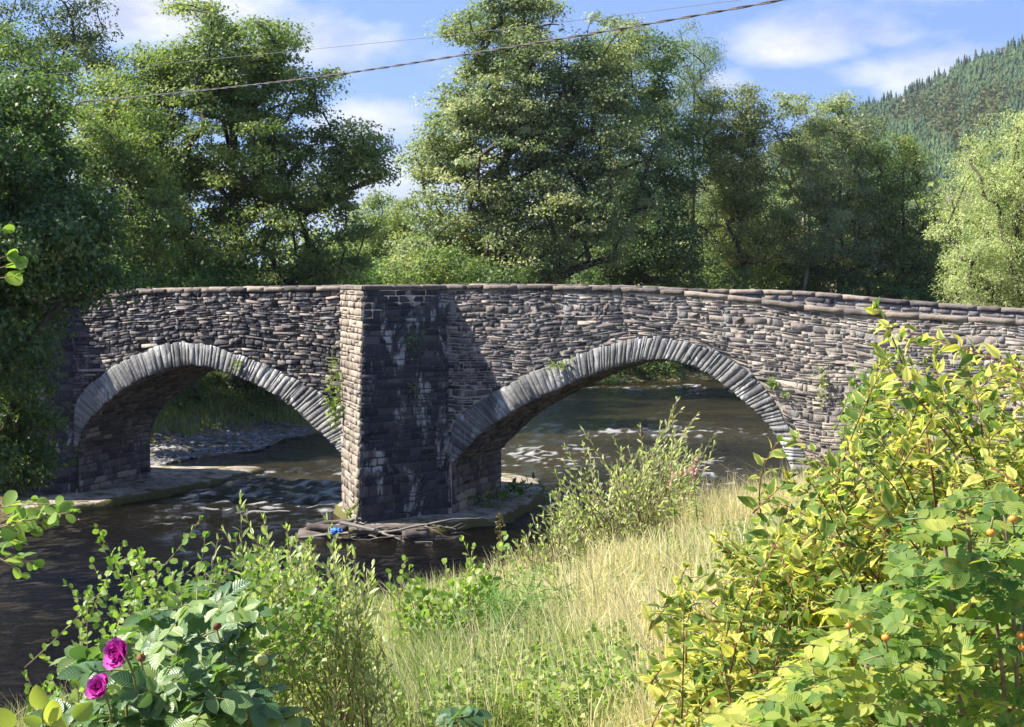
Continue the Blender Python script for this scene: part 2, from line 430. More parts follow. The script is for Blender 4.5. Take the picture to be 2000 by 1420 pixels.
def make_river():
    ys = [6.0]
    while ys[-1] < 135: ys.append(ys[-1] + max(0.12, 0.0058 * ys[-1]) * (1 if ys[-1] < 95 else 2.5))
    Y1 = np.array(ys); X1 = np.concatenate([np.arange(-40, -13, 1.0), np.arange(-13, 14, 0.19), np.arange(14, 40, 0.8), np.arange(40, 140, 2.0)])
    X, Y = np.meshgrid(X1, Y1)
    rap = np.zeros_like(X)
    for (cx, cy, rx, ry, w) in [(-6.2, 42.5, 3.0, 4.2, 1.25), (-7.8, 37.5, 2.2, 2.2, .55), (0.8, 50, 3.0, 4.5, .75), (6, 58, 6, 3.5, .6), (3.4, 39.5, 2.6, 4.0, 1.0), (5.8, 47, 3, 6, .5), (9, 80, 8, 3, .7), (-5, 33, 2.5, 2.5, .3)]:
        rap = np.maximum(rap, w * np.exp(-(((X - cx) / rx) ** 2 + ((Y - cy) / ry) ** 2)))
    rap = np.clip(rap + 0.10 * sstep(33, 40, Y), 0, 1.2)
    # along-stream coordinates: the river runs from far right to near left
    s = X * 0.35 + Y * 0.94; c = X * 0.94 - Y * 0.35
    warp = 1.2 * fbm(X * 0.5, Y * 0.5, 31, 3)
    w1 = fbm(c * 0.7 + warp, s * 1.5, 11, 4, 0.55) - 0.5
    w2 = fbm(c * 2.2 + warp * 2, s * 4.0, 12, 3, 0.55) - 0.5
    ridg = 1 - 2 * np.abs(fbm(c * 0.6 + warp, s * 2.5, 13, 4, 0.55) - 0.5)
    Z = 0.05 * w1 + 0.020 * w2 + rap * (0.34 * w1 + 0.15 * w2)
    foam = sstep(0.83, 1.0, ridg * 0.82 + 0.30 * fbm(c * 5, s * 9, 14, 3)) * sstep(0.22, 0.75, rap + 0.25 * (fbm(X * .8, Y * .8, 15, 2) - .5))
    foam = np.clip(foam * 1.25, 0, 1)
    Z += 0.03 * foam
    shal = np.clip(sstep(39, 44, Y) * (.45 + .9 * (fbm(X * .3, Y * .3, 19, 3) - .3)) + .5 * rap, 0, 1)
    m, nt, out = new_mat('river_water')
    p = objpos(nt)
    f = attr(nt, 'foam')
    bn = noise_tex(nt, p, 3.2, 4, 0.6, (1.0, 2.2, 1.0), 0.5); bf = noise_tex(nt, p, 16, 3, 0.6, (1.0, 2.0, 1.0))
    spk = noise_tex(nt, p, 11, 4, 0.7, (1.0, 3.2, 1.0))
    fm = ramp(nt, math_node(nt, 'ADD', f, math_node(nt, 'MULTIPLY', math_node(nt, 'SUBTRACT', spk, 0.5), 1.4)), [(0.42, 0.0), (0.95, 0.62)])
    fm = math_node(nt, 'MULTIPLY', fm, ramp(nt, f, [(0.04, 0.0), (0.25, 1.0)]))
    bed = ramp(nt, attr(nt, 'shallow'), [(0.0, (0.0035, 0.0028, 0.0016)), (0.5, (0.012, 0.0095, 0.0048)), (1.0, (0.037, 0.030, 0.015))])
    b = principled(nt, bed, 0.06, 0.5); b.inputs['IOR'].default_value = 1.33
    nb = bump(nt, bn, 0.9, 0.09); nb2 = bump(nt, bf, 0.8, 0.03, nb); L(nt, nb2, b.inputs['Normal'])
    fo = principled(nt, (0.50, 0.50, 0.49), 0.5, 0.4)
    mx = N(nt, 'ShaderNodeMixShader'); L(nt, fm, mx.inputs[0]); L(nt, b.outputs[0], mx.inputs[1]); L(nt, fo.outputs[0], mx.inputs[2])
    L(nt, mx.outputs[0], out.inputs[0])
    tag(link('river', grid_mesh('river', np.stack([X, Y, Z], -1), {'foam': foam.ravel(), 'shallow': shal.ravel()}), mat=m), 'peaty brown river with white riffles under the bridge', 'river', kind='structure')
make_river()

# gravel bar seen through the far arch
def make_gravel():
    rg = np.random.default_rng(5)
    n = 5200
    x = rg.uniform(-15, -7.6, n); y = rg.uniform(46, 58.5, n)
    z = ground_z(x, y); ok = (z > -0.02) & (z < 0.75); x, y, z = x[ok], y[ok], z[ok]
    ico = np.array([(0, 0, 1), (.89, 0, .3), (.28, .85, .3), (-.72, .53, .3), (-.72, -.53, .3), (.28, -.85, .3)], float)
    F = [(0, 1, 2), (0, 2, 3), (0, 3, 4), (0, 4, 5), (0, 5, 1)]
    n = len(x); sz = rg.uniform(0.05, 0.15, n) * rg.uniform(0.7, 1.3, n)
    me = leaves_mesh('gravel_bar', (ico * np.array([1, .8, .5]), F, np.zeros((6, 2))), np.stack([x, y, z], -1), unit(np.stack([rg.normal(size=n), rg.normal(size=n), 0.1 * rg.normal(size=n)], -1)), np.tile([0, 0, 1.0], (n, 1)), sz, rg.random(n))
    m = stone_mat('gravel', [(0.0, (0.09, 0.09, 0.10)), (1.0, (0.27, 0.26, 0.245))], 0.3, 0.01)
    tag(link('gravel_bar', me, mat=m), 'grey gravel bar beside the water beyond the far arch', 'gravel', kind='stuff')
make_gravel()

# ---- wooded hill
RIDGE = np.array([(600, 470), (1000, 430), (1300, 350), (1500, 275), (1620, 232), (1690, 200), (1750, 178), (1800, 152), (1850, 128), (1900, 110), (1950, 92), (2000, 74), (2200, 10), (2600, -90), (3200, -60), (4000, 60)], float)
def hill_pt(px, t):
    """px: azimuth as pixel column; t: 0 at the foot, 1 on the ridge, beyond 1 down the far side."""
    px = np.asarray(px, float); t = np.asarray(t, float)
    a = (px - 1000) / FPX
    Y = 420 + 560 * t + 60 * (fbm(px * 0.004, t * 2, 41) - 0.5)
    Yr = 980.0
    yy = np.interp(px, RIDGE[:, 0], RIDGE[:, 1])
    zr = CAM_H + (530 - yy) / FPX * Yr - 7
    s = np.where(t < 1, np.clip(t, 0, 1) ** 1.12, 1 - 0.6 * np.maximum(t - 1, 0) ** 1.2)
    z = 3 + (zr - 3) * s + 9 * (fbm(px * 0.012, t * 7, 42) - 0.5) * np.sin(np.clip(t, 0, 1) * math.pi)
    return np.stack([a * Y, Y, z], -1)

M_CONIFER = leaf_mat('conifer_needles', [(0.0, (0.026, 0.048, 0.030)), (0.6, (0.046, 0.084, 0.036)), (1.0, (0.10, 0.14, 0.050))], 0.1, 0.7, 0.15)
def conifer_tmpl(tiers=4, seg=7, seed=0):
    rg = np.random.default_rng(seed); V = []; F = []
    for k in range(tiers):
        z0 = 0.08 + 0.86 * k / tiers; z1 = min(1.0, z0 + 0.46 * (1 - 0.5 * k / tiers)); r = 0.20 * (1 - k / tiers) ** 0.85 + 0.018
        b = len(V); V.append((0, z1, 0))
        for j in range(seg * 2):
            a = math.pi * j / seg + rg.random() * .3; rr = r * (1.0 if j % 2 else 0.55) * rg.uniform(.75, 1.2)
            V.append((rr * math.cos(a), z0 + (0.0 if j % 2 else 0.07) + rg.uniform(-.02, .02), rr * math.sin(a)))
        F += [(b, b + 1 + j, b + 1 + (j + 1) % (seg * 2)) for j in range(seg * 2)]
    return np.array(V), F, np.zeros((len(V), 2))

def make_hill():
    px = np.concatenate([np.linspace(600, 1640, 40), np.linspace(1650, 2150, 110), np.linspace(2170, 4000, 60)]); t = np.linspace(0, 1.6, 60)
    PX, T = np.meshgrid(px, t)
    m, nt, out = new_mat('hill_slope'); p = objpos(nt)
    nz = noise_tex(nt, p, 0.012, 5, 0.6); nf = noise_tex(nt, p, 0.18, 5, 0.65)
    col = ramp(nt, nz, [(0.4, (0.05, 0.075, 0.028)), (0.55, (0.10, 0.095, 0.042)), (0.7, (0.13, 0.11, 0.055))])
    col = mixcol(nt, ramp(nt, nf, [(0.4, 0.0), (0.65, 0.7)]), col, (0.045, 0.07, 0.025))
    b = principled(nt, col, 0.95, 0.1); L(nt, bump(nt, nf, 1.0, 2.0), b.inputs['Normal']); L(nt, b.outputs[0], out.inputs[0])
    tag(link('hill', grid_mesh('hill', hill_pt(PX, T)), mat=m), 'steep wooded hill rising behind the riverside trees', 'hill', kind='structure')
    rg = np.random.default_rng(8)
    n = 12000
    px = rg.uniform(1500, 2120, n); t = rg.uniform(0.30, 0.985, n)
    clear = fbm(px * 0.012, t * 3.4 + px * 0.004, 55, 3)
    band = np.exp(-((t - (0.80 - 0.0006 * (px - 1700))) / 0.10) ** 2)
    keep = rg.random(n) < np.clip(1.25 - 2.2 * np.maximum(clear - 0.47, 0) / 0.3 - 0.85 * band, 0.07, 1)
    px, t = px[keep][:6800], t[keep][:6800]
    P = hill_pt(px, t); n = len(P)
    h = rg.uniform(5, 9.5, n) * (0.65 + 0.7 * fbm(px * .02, t * 9, 57, 2))
    up = np.stack([rg.normal(0, .03, n), rg.normal(0, .03, n), np.ones(n)], -1)
    me = leaves_mesh('forest', conifer_tmpl(2, 5, 1), P, up, np.tile([0, -1.0, 0], (n, 1)) + rg.normal(0, .8, (n, 3)), h, np.clip(0.25 + 0.6 * fbm(px * .03, t * 12, 58, 2) + rg.normal(0, .12, n), 0, 1))
    tag(link('forest', me, mat=M_CONIFER), 'dense conifer plantation covering the far hillside', 'forest', kind='stuff')
    # broadleaf scrub on the open band
    n = 2000; px = rg.uniform(1500, 2100, n); t = rg.uniform(0.35, 0.98, n)
    keep = rg.random(n) < np.exp(-((t - (0.80 - 0.0006 * (px - 1700))) / 0.14) ** 2) + 0.25; px, t = px[keep], t[keep]
    P = hill_pt(px, t); n = len(P); k = 26
    c = np.repeat(P, k, 0); d = unit(rg.normal(size=(n * k, 3))); r = np.repeat(rg.uniform(1.5, 4.2, n), k)
    pos = c + d * r[:, None] * np.array([1, 1, .8]) + np.array([0, 0, 1.0]) * r[:, None] * 0.8
    me = leaves_mesh('hill_scrub', T_KITE, pos, unit(rg.normal(size=(n * k, 3))), unit(d + rg.normal(0, .5, (n * k, 3))), rg.uniform(1.2, 2.4, n * k), np.repeat(rg.random(n), k))
    ms = leaf_mat('scrub_leaf', [(0, (0.05, 0.075, 0.028)), (0.6, (0.085, 0.105, 0.038)), (1, (0.135, 0.12, 0.055))], 0.2, 0.7, 0.15)
    tag(link('hill_scrub', me, mat=ms), 'brown and green scrub across the open slope of the hill', 'scrub', kind='stuff')
    # the conifers that stand out on the skyline
    tm = [leaves_mesh('conifer_tree', conifer_tmpl(5, 7, 20 + k), np.zeros((1, 3)), np.array([[0, 0, 1.0]]), np.array([[0, -1.0, 0]]), np.ones(1), np.array([.15 + .15 * k])) for k in range(4)]
    pxs = np.sort(np.concatenate([rg.uniform(1672, 2004, 64), rg.uniform(1672, 1900, 26)]))
    for i, q in enumerate(pxs):
        b = hill_pt(q, 0.99 + 0.02 * rg.random()); hh = rg.uniform(5, 11.5)
        o = link('conifer_tree', tm[i % 4], mat=M_CONIFER, loc=tuple(b - np.array([0, 0, .4])))
        o.scale = (hh * 0.95, hh * 0.95, hh); o.rotation_euler = (0, 0, rg.uniform(0, 6.28))
        tag(o, 'small dark conifer standing against the sky on the ridge of the hill', 'conifer', 'conifers along the hill skyline')
make_hill()
# ------------------------------------------------------------------ the bridge
US = np.linspace(-24, 24, 4801)
ANG = np.radians(20 + 1.5 * np.clip(US - 4.5, 0, 9.0))
_du = US[1] - US[0]
PXY = np.stack([np.cumsum(np.cos(ANG)), -np.cumsum(np.sin(ANG))], -1) * _du
PXY += np.array([-1.417, 37.0]) - PXY[np.searchsorted(US, 0.0)]
WIDE = 3.4

def wall(u, z, d=0.0):
    """near face of the bridge: u along it, z up, d out towards the viewer"""
    u = np.asarray(u, float); z = np.asarray(z, float); d = np.asarray(d, float)
    x = np.interp(u, US, PXY[:, 0]); y = np.interp(u, US, PXY[:, 1]); a = np.interp(u, US, ANG)
    return np.stack(np.broadcast_arrays(x - np.sin(a) * d, y - np.cos(a) * d, z), -1)

def to_uz(pts, d=0.0):
    out = []
    P = PXY + np.stack([-np.sin(ANG), -np.cos(ANG)], -1) * d
    R = P[:, 0] / P[:, 1]
    for px, py in pts:
        a = (px - 1000) / FPX; b = (710 - py) / FPX
        dy = math.cos(TH) + b * math.sin(TH); dz = b * math.cos(TH) - math.sin(TH)
        u = np.interp(a / dy, R, US); Y = np.interp(u, US, P[:, 1])
        out.append((u, CAM_H + dz * Y / dy))
    return np.array(out)

def resample(p, n, smooth=0):
    p = np.asarray(p, float)
    def rs(q, m):
        s = np.concatenate([[0], np.cumsum(np.linalg.norm(np.diff(q, axis=0), axis=1))]); t = np.linspace(0, s[-1], m)
        return np.stack([np.interp(t, s, q[:, k]) for k in range(q.shape[1])], -1)
    q = rs(p, 160)
    for _ in range(smooth):
        q[1:-1] = 0.25 * q[:-2] + 0.5 * q[1:-1] + 0.25 * q[2:]
    return rs(q, n)

LI = to_uz([(151, 874), (158, 843), (176, 815), (205, 788), (246, 757), (282, 737), (334, 718), (380, 711), (422, 720), (468, 737), (521, 762), (570, 793), (613, 836), (662, 878)], 0.03)
LE = to_uz([(136, 871), (141, 808), (155, 772), (180, 746), (204, 727), (232, 709), (261, 693), (317, 672), (352, 666), (405, 672), (458, 690), (528, 716), (599, 752), (651, 786), (690, 812)], 0.03)
RI = to_uz([(882, 906), (892, 897), (917, 870), (941, 846), (980, 818), (1015, 796), (1068, 770), (1121, 746), (1177, 725), (1234, 708), (1264, 702), (1292, 700), (1332, 708), (1376, 724), (1408, 748), (1440, 774), (1480, 806), (1508, 838), (1520, 852)], 0.03)
RE = to_uz([(878, 906), (880, 850), (884, 818), (910, 800), (959, 770), (1005, 742), (1058, 718), (1118, 696), (1163, 680), (1234, 661), (1260, 657), (1290, 656), (1320, 662), (1380, 678), (1424, 696), (1460, 722), (1496, 758), (1520, 796), (1540, 836), (1546, 850)], 0.03)
LI = resample(np.concatenate([LI, [(LI[-1, 0] + 0.28, LI[-1, 1] - 0.45)]]), 120, 30); LE = resample(np.concatenate([LE, [(LI[-1, 0] + 0.55, LI[-1, 1] + 0.1)]]), 120, 18)
RI = resample(np.concatenate([RI, [(RI[-1, 0] + 0.32, RI[-1, 1] - 0.75)]]), 120, 30); RE = resample(np.concatenate([RE, [(RI[-1, 0] + 0.62, RI[-1, 1] - 0.02)]]), 120, 18)
ARCHES = [(LI, LE), (RI, RE)]
TOPN = to_uz([(-400, 600), (-60, 586), (75, 580), (160, 577), (228, 574), (270, 566), (400, 563), (560, 561), (670, 559), (760, 557), (1000, 557), (1150, 559), (1250, 563), (1320, 567), (1400, 575), (1480, 584), (1532, 591), (1600, 600), (1720, 610), (1850, 617), (2000, 625), (2200, 640)], 0.05)
TOPF = to_uz([(-400, 600), (-60, 586), (160, 572), (300, 563), (670, 556.5), (1000, 554), (1250, 558), (1392, 565), (1504, 566), (1584, 569), (1640, 574), (1700, 580), (1800, 588), (1900, 596), (2000, 602), (2200, 620)], -WIDE)
def top_n(u): return np.interp(u, TOPN[:, 0], TOPN[:, 1])
def top_f(u): return np.interp(u, TOPF[:, 0], TOPF[:, 1])
COP = 0.105
U0, U1 = -17.5, 17.0

def arch_low(u):
    """height of the lower edge of the solid wall at u"""
    z = np.full_like(np.asarray(u, float), -0.7)
    for I, E in ARCHES:
        m = (u >= I[0, 0]) & (u <= I[-1, 0])
        z = np.where(m, np.interp(u, I[:, 0], I[:, 1]), z)
    return z

def ext_polygon(I, E):
    return np.concatenate([[(I[0, 0], -1.0), (I[0, 0], I[0, 1])], resample(E, 26), [(I[-1, 0], I[-1, 1]), (I[-1, 0], -1.0)]])
EXTP = [ext_polygon(I, E) for I, E in ARCHES]

bridge = thing('stone_bridge', (0, 37, 0), 'old two-arched rubble stone bridge with a pointed cutwater pier, spanning the river', 'bridge')
BASE = np.array([0, 37, 0.0])

def strip_wall(name, u_a, u_b, mat, d, top, dz=0.0):
    us = np.arange(u_a, u_b, 0.1); brk = [u_b]
    for I, _ in ARCHES:
        for q in (I[0, 0], I[-1, 0]): brk += [q - 1e-4, q + 1e-4]
    us = np.unique(np.concatenate([us, [q for q in brk if u_a <= q <= u_b]]))
    lo = arch_low(us); hi = top(us) + dz
    rows = 10
    P = np.stack([wall(us, lo + (hi - lo) * k / rows, d) for k in range(rows + 1)]) - BASE
    return link(name, grid_mesh(name, P, smooth=False), bridge, mat)

# --- generic masonry
def stone_mesh(outl, surf, proud, rg, tint, back=-0.08, base=(0, 0, 0), inset=0.05, tsd=0.06, edge=0.05):
    n = len(outl); c = outl.mean(0)
    rel = outl - c; sz = np.minimum(np.abs(rel).max(0), 0.3)
    mn = sz.min()
    def shr(q):    # move outline points towards the centre by a fixed distance
        return c + rel * np.maximum(1 - q / np.maximum(np.abs(rel).max(0), 1e-3), 0.25)
    r1 = outl; r2 = shr(edge * mn); r3 = shr((inset + rg.uniform(0, .2)) * mn)
    tilt = rg.normal(0, tsd, 2)
    d3 = proud + (r3 - c) @ tilt + rg.normal(0, 0.10 * proud + 0.002, n)
    d2 = np.minimum(proud * 0.55 + (r2 - c) @ tilt * 0.6, d3 - 0.002)
    A = surf(r1[:, 0], r1[:, 1], np.full(n, back)); B = surf(r2[:, 0], r2[:, 1], d2); Cc = surf(r3[:, 0], r3[:, 1], d3)
    V = np.concatenate([A, B, Cc])
    F = []
    for k in range(n):
        j = (k + 1) % n
        F += [(k, j, n + j, n + k), (n + k, n + j, 2 * n + j, 2 * n + k)]
    F.append(tuple(2 * n + k for k in range(n)))
    return V - np.asarray(base), F, np.full(len(V), tint)

def outline(u0, u1, v0, v1, rg, jit=0.18, gap=0.008):
    w = u1 - u0; h = v1 - v0; q = jit * min(w, h)
    u0 += gap; u1 -= gap; v0 += gap; v1 -= gap
    cu = min(rg.uniform(.08, .2) * h, rg.uniform(.06, .16) * w)
    pts = [(u0 + cu, v0), (u1 - cu, v0), (u1, v0 + cu), (u1, v1 - cu), (u1 - cu, v1), (u0 + cu, v1), (u0, v1 - cu), (u0, v0 + cu)]
    return np.array(pts) + rg.uniform(-q, q, (8, 2)) * 0.5

def lay(u0, u1, v0, v1, rg, hfun, lfun, jitter=0.2):
    """courses of stones between v0 and v1; yields outlines in (u, v)"""
    out = []; v = v0; k = 0
    while v < v1 - 0.03:
        h = min(hfun(v), v1 - v)
        if v1 - v - h < 0.04: h = v1 - v
        u = u0 - rg.uniform(0, 0.3)
        while u < u1:
            w = lfun(v)
            # now and then two thin stones share the place of one, or a stone rises into two courses
            if rg.random() < 0.16 and h > 0.085:
                s = rg.uniform(.4, .6); out.append((u, u + w, v, v + h * s)); out.append((u, u + w, v + h * s, v + h))
            else: out.append((u, u + w, v, v + h))
            u += w
        v += h
    return out

def finish(stones, parent, mat, n_single, name_rest, rg):
    """stones: list of (V, F, tint, weight); the largest in view become objects, the rest one mesh"""
    order = sorted(range(len(stones)), key=lambda i: -stones[i][3])
    single = set(order[:n_single])
    for i in order[:n_single]:
        V, F, T, w = stones[i]; c = V.mean(0)
        link('stone', mesh_py('stone', V - c, F, {'tint': T}), parent, mat, loc=tuple(c))
    rest = [s for i, s in enumerate(stones) if i not in single]
    if rest:
        V = []; F = []; T = []; o = 0
        for v, f, t, w in rest:
            V.append(v); F += [tuple(a + o for a in q) for q in f]; T.append(t); o += len(v)
        tag(link(name_rest, mesh_py(name_rest, np.concatenate(V), F, {'tint': np.concatenate(T)}), parent, mat), kind='stuff')

def weight(V, base):
    P = V + base; px, py = pix(P); c = P.mean(0)
    on = (px.mean() > 5) & (px.mean() < 1740) & (py.mean() < 1000)
    return (np.ptp(px) * np.ptp(py)) * (1.0 if on else 0.001)

def make_bridge():
    rg = np.random.default_rng(77)
    # near face: mortar bed behind the stones
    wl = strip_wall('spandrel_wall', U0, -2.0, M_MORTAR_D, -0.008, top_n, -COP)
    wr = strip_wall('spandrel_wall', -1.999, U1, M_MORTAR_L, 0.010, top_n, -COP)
    strip_wall('rear_wall', U0, U1, M_MORTAR_G, -WIDE, top_f, -COP)
    # deck, parapet backs and far parapet
    us = np.linspace(U0, U1, 180); tn = top_n(us); tf = top_f(us); dk = np.minimum(tn, tf) - 0.95
    prof = [(0.0, tn - COP), (-0.40, tn - COP), (-0.41, dk), (-WIDE + 0.41, dk), (-WIDE + 0.40, tf - COP), (-WIDE, tf - COP)]
    P = np.stack([wall(us, z, d) for d, z in prof]) - BASE
    link('road_deck', grid_mesh('road_deck', P, smooth=False), bridge, M_MORTAR_G)
    # ---- rubble of the near face
    ref = 5.4
    def bump_c(u, v):
        return 0.30 * np.exp(-((u - 5.1) / 1.9) ** 2) * (1 - sstep(3.9, 5.2, v)) + 0.22 * np.exp(-((u + 6.6) / 2.0) ** 2) * (1 - sstep(4.0, 5.2, v))
    def surf(u, v, d):
        z = v / ref * (top_n(u) - COP) + bump_c(u, v) * sstep(2.6, 4.0, v) + 0.035 * np.sin(u * 1.3 + v * 2) + 0.02 * np.sin(u * 3.7 + v)
        z = np.minimum(z, top_n(u) - COP)
        return wall(u, z, d)
    def zof(u, v): return surf(u, v, np.zeros_like(u))[..., 2]
    stones = {0: [], 1: []}
    def hf(v): return rg.choice([0.055, 0.07, 0.085, 0.105, 0.15]) * rg.uniform(.85, 1.15)
    def lf(v): return rg.choice([0.11, 0.16, 0.22, 0.30, 0.42]) * rg.uniform(.75, 1.25)
    def hf2(v): return rg.choice([0.05, 0.06, 0.08, 0.105, 0.15]) * rg.uniform(.85, 1.15)
    for part, (ua, ub, hh) in enumerate([(U0, -2.0, hf), (-0.3, 14.6, hf2)]):
        for (a, b, c, d) in lay(ua, ub, 0.0, ref, rg, hh, lf):
            o = outline(a, b, c, d, rg, 0.26, 0.004 if part == 0 else 0.007)
            uu, vv = o[:, 0], o[:, 1]; zz = zof(uu, vv)
            cen = np.array([uu.mean(), zz.mean()])
            skip = False
            for E, poly in zip((LE, RE), EXTP):
                if cen[0] < poly[:, 0].min() - .6 or cen[0] > poly[:, 0].max() + .6: continue
                if inside(np.array([cen[0]]), np.array([cen[1]]), poly)[0]: skip = True; break
                ins = inside(uu, zz, poly)
                if ins.any():
                    for k in np.where(ins)[0]:
                        dd = np.hypot(E[:, 0] - uu[k], E[:, 1] - zz[k]); j = dd.argmin()
                        o[k, 0] = E[j, 0]; o[k, 1] += (E[j, 1] - zz[k]) * 1.0 + 0.004
            if skip or np.ptp(o[:, 0]) < 0.05 or np.ptp(o[:, 1]) < 0.025: continue
            u = cen[0]
            if part == 0: proud = rg.uniform(0.004, 0.05); tint = np.clip(rg.normal(0.42, 0.27), 0, 1)
            else:
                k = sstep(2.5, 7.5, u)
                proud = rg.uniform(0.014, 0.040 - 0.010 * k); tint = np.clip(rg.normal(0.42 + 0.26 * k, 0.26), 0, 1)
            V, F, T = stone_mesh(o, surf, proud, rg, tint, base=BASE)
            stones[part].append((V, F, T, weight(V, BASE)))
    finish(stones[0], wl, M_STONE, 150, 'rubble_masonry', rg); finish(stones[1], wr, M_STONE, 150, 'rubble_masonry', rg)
    # rear parapet as seen above the road on the right: inner face stones
    def surf_f(u, v, d): return wall(u, top_f(u) - COP - v, -WIDE + 0.40 + d)
    st = []
    for (a, b, c, d) in lay(5.0, 14.6, 0.0, 0.6, rg, lambda v: rg.uniform(.10, .18), lambda v: rg.uniform(.2, .5)):
        V, F, T = stone_mesh(outline(a, b, c, d, rg, .2, .01), surf_f, rg.uniform(.01, .04), rg, np.clip(rg.normal(.55, .2), 0, 1), base=BASE); F = [f[::-1] for f in F]; st.append((V, F, T, weight(V, BASE)))
    pr = link('rear_parapet', grid_mesh('rear_parapet', np.stack([wall(us, tf - COP - 0.7, -WIDE + 0.405), wall(us, tf - COP - .01, -WIDE + 0.405)]) - BASE, smooth=False), bridge, M_MORTAR_L)
    finish(st, pr, M_STONE, 60, 'rubble_masonry', rg)
    # ---- arch rings
    for (I, E), n, lim in ((ARCHES[0], 92, 1), (ARCHES[1], 100, 1)):
        Ip = resample(I, 121); Ep = resample(E, 121)
        V = np.concatenate([wall(Ip[:, 0], Ip[:, 1], 0.012), wall(Ep[:, 0], Ep[:, 1], 0.012)]) - BASE
        ring = link('arch_ring', mesh_py('arch_ring', V, [(k, k + 1, 121 + k + 1, 121 + k) for k in range(120)]), bridge, M_MORTAR_G)
        cuts = np.cumsum(rg.uniform(.4, 1.9, n)); cuts = np.concatenate([[0], cuts / cuts[-1]])
        s = np.linspace(0, 1, 121)
        prev = None
        for k in range(n):
            a, b = cuts[k] + .0001, cuts[k + 1] - .0001
            ii = lambda t, Q: np.array([np.interp(t, s, Q[:, 0]), np.interp(t, s, Q[:, 1])])
            i0, i1, e0, e1 = ii(a, Ip), ii(b, Ip), ii(a, Ep), ii(b, Ep)
            ex = rg.uniform(-.06, .05); e0 = e0 + (e0 - i0) * ex; e1 = e1 + (e1 - i1) * ex
            ix = rg.uniform(-.05, .02); i0 = i0 - (e0 - i0) * ix; i1 = i1 - (e1 - i1) * ix
            o = np.array([i0, i1, i1 * .7 + e1 * .3, i1 * .35 + e1 * .65, e1, e0, i0 * .35 + e0 * .65, i0 * .7 + e0 * .3])
            t_ = np.clip(rg.normal(.55, .12) - .3 * (rg.random() < .10), 0, 1)
            V, F, T = stone_mesh(o, wall, rg.uniform(.042, .052), rg, t_, back=-0.3, base=BASE, inset=.02, tsd=.012, edge=.012)
            c = V.mean(0); link('voussoir', mesh_py('voussoir', V - c, F, {'tint': T}), ring, M_VOUS, loc=tuple(c))
        # far ring, plain
        Vr = np.concatenate([wall(Ip[:, 0], Ip[:, 1], -WIDE - 0.03), wall(Ep[:, 0], Ep[:, 1], -WIDE - 0.03)]) - BASE
        me = mesh_py('rear_arch_ring', Vr, [(k, 121 + k, 121 + k + 1, k + 1) for k in range(120)], {'tint': np.full(242, .4)})
        link('rear_arch_ring', me, bridge, M_VOUS)
        # barrel
        full = np.concatenate([[(I[0, 0], -0.4)], I, [(I[-1, 0], -0.4)]]); full = resample(full, 241)
        Nn = np.gradient(full, axis=0); Nn = unit(np.stack([Nn[:, 1], -Nn[:, 0]], -1))      # into the void
        S = np.concatenate([[0], np.cumsum(np.linalg.norm(np.diff(full, axis=0), axis=1))])
        def surf_b(w, sv, d, full=full, Nn=Nn, S=S):
            u = np.interp(sv, S, full[:, 0]) + np.interp(sv, S, Nn[:, 0]) * d; z = np.interp(sv, S, full[:, 1]) + np.interp(sv, S, Nn[:, 1]) * d
            return wall(u, z, -np.clip(w, 0.02, WIDE - 0.02))
        P = np.stack([surf_b(np.full_like(S, w), S, np.zeros_like(S)) for w in np.linspace(0, WIDE, 5)]) - BASE
        br = link('arch_barrel', grid_mesh('arch_barrel', P, smooth=False), bridge, M_MORTAR_G)
        st = []
        for (a, b, c, d) in lay(0.05, WIDE, 0.0, S[-1], rg, lambda v: rg.uniform(.09, .17) if 1.5 < v < S[-1] - 1.5 else rg.uniform(.15, .24), lambda v: rg.uniform(.25, .7)):
            if a < 0.02: a = 0.02
            if b > WIDE - .02: b = WIDE - .02
            if b - a < .06: continue
            low = min(c, S[-1] - c) < 0.9
            tint = np.clip(rg.normal(.9 if low and rg.random() < .5 else .5, .16), 0, 1)
            V, F, T = stone_mesh(outline(a, b, c, d, rg, .2, .008), surf_b, rg.uniform(.006, .035), rg, tint, base=BASE)
            st.append((V, F, T, weight(V, BASE)))
        finish(st, br, M_STONE, 70, 'barrel_masonry', rg)
    # ---- coping
    def coping(u_a, u_b, top, d_out, d_in, lens, seed):
        r2 = np.random.default_rng(seed); u = u_a
        while u < u_b:
            w = r2.uniform(*lens); w = min(w, u_b - u + .01); g = 0.006
            h = COP * r2.uniform(.85, 1.08); do = d_out + r2.uniform(-.015, .025); dip = r2.uniform(-.004, .004)
            uu = np.linspace(u + g, u + w - g, 5)
            zt = top(uu) + dip + r2.normal(0, .003, 5); zb = top(uu) - COP + .002
            rows = [wall(uu, zb, d_in), wall(uu, zt - .01, d_in), wall(uu, zt, d_in + .012), wall(uu, zt + r2.normal(0, .006, 5), (d_in + d_out) / 2), wall(uu, zt, do - .012), wall(uu, zt - .012, do), wall(uu, zb, do + r2.uniform(-.01, .006, 5))]
            G = np.stack(rows); r, c = G.shape[:2]; V = G.reshape(-1, 3) - BASE
            F = [(i * c + j, i * c + j + 1, (i + 1) * c + j + 1, (i + 1) * c + j) for i in range(r - 1) for j in range(c - 1)]
            F += [tuple(i * c for i in range(r)), tuple(i * c + c - 1 for i in reversed(range(r))), tuple([j for j in reversed(range(c))] + [(r - 1) * c + j for j in range(c)])]
            F = [f[::-1] for f in F]
            ce = V.mean(0); link('coping_stone', mesh_py('coping_stone', V - ce, F, {'tint': np.full(len(V), np.clip(r2.normal(.55, .3), 0, 1))}), bridge, M_COPING, loc=tuple(ce))
            u += w
    coping(U0, -13.6, top_n, 0.06, -0.44, (.5, 1.0), 1); coping(-10.75, -2.9, top_n, 0.05, -0.44, (.35, .95), 2)
